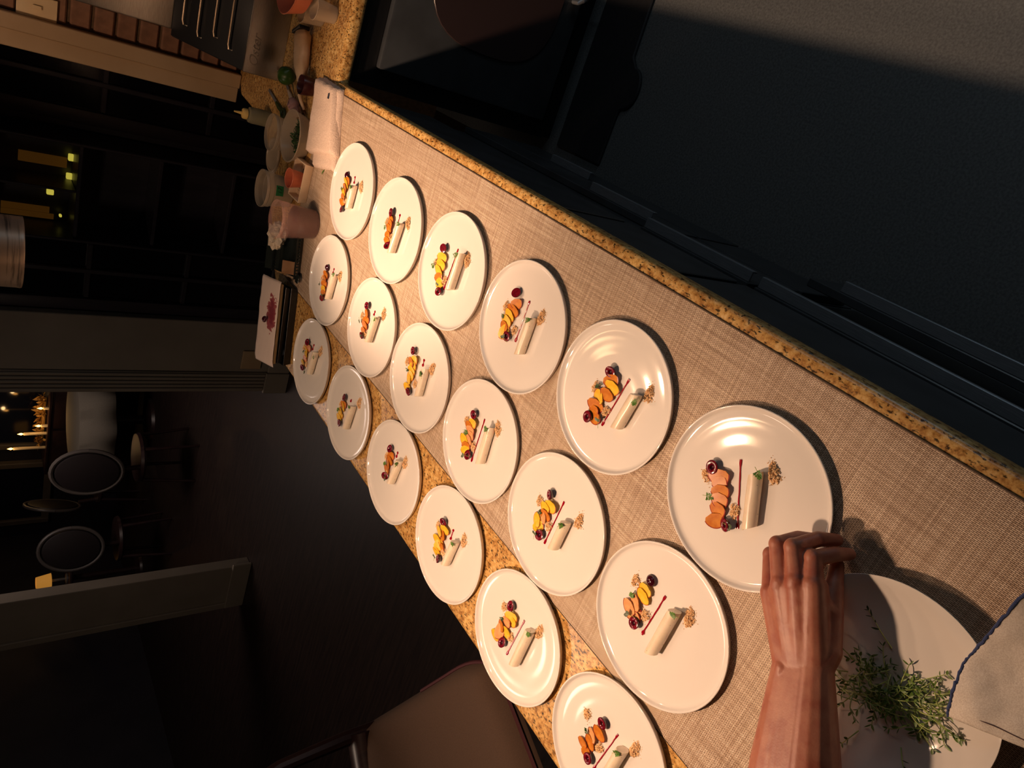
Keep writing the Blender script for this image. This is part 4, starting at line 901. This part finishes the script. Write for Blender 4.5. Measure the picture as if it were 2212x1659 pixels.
for i, (x, y, l) in enumerate(((-0.062, 2.392, 'clear cup under the left side of the orange bowl'), (-0.040, 2.300, 'clear cup under the near side of the orange bowl'))):
    o = put('clear_cup', MB().lathe([(0, 0), (0.022, 0), (0.025, 0.003), (0.032, 0.066), (0.0335, 0.068), (0.0318, 0.069), (0.0235, 0.005), (0, 0.003)], 36).mesh('clear_cup', cloudy), None, (x, y, ZT+0.0004)); tag(o, l, 'cup', 'clear cups under the orange bowl')
o = put('orange_bowl', MB().lathe([(0, 0), (0.070, 0), (0.090, 0.012), (0.105, 0.060), (0.107, 0.061), (0.104, 0.062), (0.087, 0.015), (0.068, 0.004), (0, 0.004)], 48).mesh('orange_bowl', peachp), None, (0.020, 2.372, ZT+0.0705)); tag(o, 'orange plastic bowl resting on two clear cups', 'bowl')

# steel appliance with script lettering, dark sloping rack, tall back panel
ap = empty('cooking_appliance', (-0.312, 2.66, ZT+0.0004), 'steel countertop appliance with script lettering and dark wire rack by the brick wall', 'appliance')
put('front_panel', MB().box(0, 0.62, 0, 0.012, 0, 0.130).mesh('front_panel', steel, True, 0.004, 2), ap)
def shp(z0, z1, y0, y1, x0, x1, xt): return MB().add([(x0, y0, z0), (x1, y0, z0), (x1, y1, z1), (xt, y1, z1), (x0, y0, 0), (x1, y0, 0), (x1, y1, 0), (xt, y1, 0)], [(0,1,2,3),(7,6,5,4),(0,4,5,1),(1,5,6,2),(2,6,7,3),(3,7,4,0)])
put('rack_bed', shp(0.126, 0.305, 0.0125, 0.285, 0.0, 0.62, 0.018).mesh('rack_bed', blk, True, 0.004, 1), ap)
for k in range(4):
    y = 0.06 + 0.056*k; z = 0.126 + 0.179*(y-0.0125)/0.2725 + 0.016
    put('rack_bar', MB().tube([(0.050+0.02*(k % 2), y, z-0.016), (0.052+0.02*(k % 2), y, z-0.004), (0.066+0.02*(k % 2), y, z), (0.60, y, z)], 0.0032, 8).mesh('rack_bar', spoon), ap)
put('back_panel', MB().box(0.040, 0.62, 0.287, 0.40, 0.29, 0.75).mesh('back_panel', steel, True, 0.006, 2), ap)
writing(ap, 'Oster', 0.043, steel, (0.075, -0.0008, 0.100), (PI/2, 0, 0), 0.0012, 0.35)
# ================================================================== dining side
fabric = noisy('taupe_fabric', (80, 62, 50), (90, 70, 57), 500, 0.95, 0.2, 0.001)
walnut = noisy('dark_walnut', (40, 26, 28), (54, 36, 34), 8, 0.35, stretch=(1, 8, 1))
st = empty('bar_stool', (-1.70, 0.80, 0), 'taupe upholstered bar stool with dark wooden back drawn up to the worktop', 'stool', None, -0.38)
# local frame: +x faces the counter (turned by rz), origin on the floor below the seat
def seat(u, v):
    x = 0.10 - 0.60*u; y = -0.30 + 0.60*v
    e = min(u/0.16, (1-u)/0.05, v/0.14, (1-v)/0.14, 1)
    k = math.sqrt(max(0, 1-(1-e)**2))
    if u < 0.3: y *= 1 - 0.20*(1-u/0.3)**2
    return (x, y, 0.59 + 0.075*k + 0.20*max(0, u-0.15)**1.2)
def seatb(u, v): x, y, z = seat(u, v); return (x, y, 0.575 + 0.20*max(0, u-0.15)**1.2)
m = MB().grid(seat, 30, 24).grid(seatb, 30, 24)
n1, n2 = 30, 24; per = [i*n2 for i in range(n1)] + [(n1-1)*n2+j for j in range(1, n2)] + [i*n2+n2-1 for i in range(n1-2, -1, -1)] + [j for j in range(n2-2, 0, -1)]
m.f += [(a, b, b+n1*n2, a+n1*n2) for a, b in zip(per, per[1:]+per[:1])]; m.mi += [0]*len(per)
put('seat', m.mesh('seat', fabric, True, angle=70), st)
put('piping', MB().tube([Vector(seat(u, v)) + Vector((0, 0, -0.006)) for u, v in [(0.55-0.5*i/12, 0.996) for i in range(13)] + [(0.003, 1-i/20) for i in range(1, 20)] + [(0.05+0.5*i/12, 0.004) for i in range(13)]], 0.006, 6).mesh('piping', mat('burgundy_piping', (70, 26, 34), 0.7)), st)
for x, y in ((0.02, 0.22), (0.02, -0.22), (-0.44, 0.25), (-0.44, -0.25)):
    put('leg', MB().tube([(x, y, 0.60 if x > 0 else 0.66), (x*1.08, y*1.04, 0.3), (x*1.15, y*1.1, 0.001)], [0.019, 0.017, 0.014], 10).mesh('leg', walnut), st)
put('foot_rail', MB().tube([(0.022, -0.235, 0.26), (0.022, 0.235, 0.26)], 0.012, 10).mesh('foot_rail', walnut), st)
for s in (-1, 1):
    put('back_post', MB().tube([(-0.455, s*0.27, 0.70), (-0.47, s*0.275, 0.85), (-0.50, s*0.265, 1.05), (-0.52, s*0.24, 1.16)], [0.030, 0.024, 0.020, 0.019], 10).mesh('back_post', walnut), st)
put('back_rail', MB().tube([(-0.455-0.05*(1-(y/0.28)**2), y, 0.80) for y in [-0.28+0.56*i/14 for i in range(15)]], 0.046, 12, 0, 0.8).mesh('back_rail', walnut), st)
put('top_rail', MB().tube([(-0.52-0.05*(1-(y/0.25)**2), y, 1.165+0.02*(1-(y/0.25)**2)) for y in [-0.25+0.5*i/14 for i in range(15)]], 0.022, 10, 0, 1.1).mesh('top_rail', walnut), st)

# dining table with grey cloth
tb = empty('dining_table', (-4.75, 7.35, 0), 'round dining table in the dark room beyond the grey wall', 'table')
put('pedestal', MB().lathe([(0.24, 0.0), (0.22, 0.03), (0.05, 0.07), (0.045, 0.68), (0.2, 0.715), (0.2, 0.72), (0, 0.72)], 24).mesh('pedestal', walnut), tb)
put('tabletop', MB().lathe([(0, 0.721), (0.47, 0.721), (0.48, 0.735), (0.47, 0.745), (0, 0.745)], 40).mesh('tabletop', walnut), tb)
tc = MB().lathe([(0, 0.7485), (0.48, 0.7485), (0.492, 0.742), (0.50, 0.60), (0.515, 0.42)], 60)
v2 = []
for x, y, z in tc.v:
    k = 1 + (0.05*math.sin(9*math.atan2(y, x)) if z < 0.72 else 0)*(0.74-z)*3; v2.append((x*k, y*k, z))
tc.v = v2
o = put('tablecloth', tc.mesh('tablecloth', noisy('grey_linen', (150, 142, 128), (160, 152, 138), 200, 0.9), True, angle=60), None, (-4.75, 7.35, 0)); o.modifiers.new('t', 'SOLIDIFY').thickness = 0.004
tag(o, 'pale grey cloth hanging over the round dining table', 'tablecloth')
def oval_chair(x, y, rz, label):
    r = empty('dining_chair', (x, y, 0), label, 'chair', 'oval backed dining chairs', rz)
    put('seat', MB().lathe([(0, 0.43), (0.21, 0.43), (0.225, 0.45), (0.215, 0.475), (0.1, 0.49), (0, 0.49)], 28).mesh('seat', walnut), r)
    ov_ = [(0.20*math.cos(a), 0.26*math.sin(a)) for a in [2*PI*i/32 for i in range(32)]]
    b_ = put('backrest', MB().prism([(p[0]*0.9, p[1]*0.9) for p in ov_], -0.022, 0.022).mesh('backrest', mat('chair_leather', (34, 28, 30), 0.45), True, 0.01, 2), r, (0, -0.22, 0.88), (PI/2-0.12, 0, 0))
    put('back_frame', MB().tube([(p[0], p[1], 0) for p in ov_ + ov_[:1]], 0.017, 8, cap=False).mesh('back_frame', mat('chair_frame', (86, 80, 76), 0.4)), b_)
    put('leg', MB().tube([(0.0, -0.185, 0.44), (0.0, -0.205, 0.64)], 0.022, 8).mesh('leg', walnut), r)
    for sx, sy in ((-1, -1), (1, -1), (-1, 1), (1, 1)):
        put('leg', MB().tube([(sx*0.15, sy*0.15, 0.44), (sx*0.18, sy*0.19, 0.001)], [0.018, 0.012], 8).mesh('leg', walnut), r)
    return r
oval_chair(-4.12, 5.75, 0.15, 'nearest oval backed dining chair in front of the grey clothed table')
oval_chair(-5.55, 7.3, -1.2, 'oval backed dining chair left of the grey clothed table')
oval_chair(-5.35, 6.10, 0.5, 'oval backed dining chair nearest the second grey wall block')
# sideboard with garland and candles
sb = empty('sideboard', (-5.25, 8.17, 0), 'dark sideboard under the dining room window', 'sideboard')
put('carcass', MB().box(-0.6, 0.6, -0.2, 0.2, 0.08, 0.86).box(-0.58, 0.58, -0.17, 0.19, 0, 0.08).mesh('carcass', walnut, True, 0.004, 1), sb)
put('top', MB().box(-0.62, 0.62, -0.22, 0.21, 0.861, 0.89).mesh('top', walnut, True, 0.006, 2), sb)
for s in (-1, 1):
    d = put('door', MB().box(s*0.3-0.285, s*0.3+0.285, -0.218, -0.2005, 0.10, 0.84).mesh('door', walnut, True, 0.006, 2), sb)
    put('knob', MB().lathe([(0, 0), (0.01, 0), (0.014, 0.015), (0.008, 0.022), (0, 0.022)], 14).mesh('knob', dsteel), d, (s*0.06, -0.218, 0.5), (PI/2, 0, 0))
m = MB(); rnd = random.Random(12)
m.tube([(-0.30+0.06*i, 0.02*math.sin(i), 0.03) for i in range(11)], 0.02, 6)
for i in range(220):
    x = rnd.uniform(-0.32, 0.32); leaflet(m, (x, rnd.uniform(-0.03, 0.03), 0.02 + rnd.random()*0.05), (rnd.uniform(-1, 1), rnd.uniform(-1, 0.4), rnd.uniform(-0.2, 1)), rnd.uniform(0.04, 0.09), rnd.uniform(0.008, 0.016), n=3)
o = put('garland', m.mesh('garland', noisy('gold_leaf', (176, 132, 62), (200, 156, 84), 20, 0.5), True), None, (-5.22, 8.12, 0.890)); tag(o, 'golden leaf garland lying along the dining room sideboard', 'garland', None, 'stuff')
wax = mat('candle_wax', (206, 186, 150), 0.5); flame = mat('candle_flame', (255, 180, 90), 0.5, emis=(255, 176, 84), estr=9.0)
for i, (x, y, h, l) in enumerate(((-5.21, 7.985, 0.06, 'low lit candle in front of the golden garland'), (-5.335, 8.02, 0.215, 'tall lit candle on the sideboard'), (-5.55, 8.05, 0.30, 'tallest lit candle at the left end of the sideboard'), (-4.98, 7.99, 0.05, 'small lit candle right of the garland'))):
    r = empty('candle', (x, y, 0.8905), l, 'candle', 'lit candles on the sideboard')
    put('wax', MB().lathe([(0, 0), (0.018, 0), (0.018, h-0.002), (0.014, h), (0, h-0.003)], 16).mesh('wax', wax), r)
    put('flame', MB().lathe([(0, h), (0.010, h+0.012), (0.013, h+0.026), (0.006, h+0.045), (0, h+0.06)], 12).mesh('flame', flame), r)
    d = bpy.data.lights.new('flame_light', 'POINT'); d.energy = 0.5; d.color = (1, 0.6, 0.25); d.shadow_soft_size = 0.02
    o = bpy.data.objects.new('flame_light', d); C.objects.link(o); o.parent = r; o.location = (0, -0.05, h+0.05)
# small amber lamp near the second wall block
sl_ = empty('side_table', (-6.55, 6.9, 0), 'small pedestal table at the far left of the dining room', 'table')
put('top', MB().lathe([(0, 0.70), (0.24, 0.70), (0.25, 0.715), (0.24, 0.73), (0, 0.73)], 28).mesh('top', walnut), sl_)
put('pedestal', MB().lathe([(0, 0), (0.18, 0), (0.17, 0.025), (0.03, 0.05), (0.03, 0.6995), (0, 0.6995)], 20).mesh('pedestal', walnut), sl_)
tl = empty('table_lamp', (-6.55, 6.9, 0.7304), 'small amber shaded table lamp on the pedestal table', 'lamp')
put('base', MB().lathe([(0, 0), (0.06, 0), (0.06, 0.01), (0.015, 0.02), (0.015, 0.16), (0, 0.16)], 20).mesh('base', dsteel), tl)
put('lamp_shade', MB().lathe([(0.085, 0.15), (0.06, 0.29), (0.058, 0.29), (0.083, 0.15), (0.085, 0.15)], 28).mesh('lamp_shade', mat('amber_shade', (200, 140, 60), 0.6, emis=(214, 146, 60), estr=0.45)), tl)
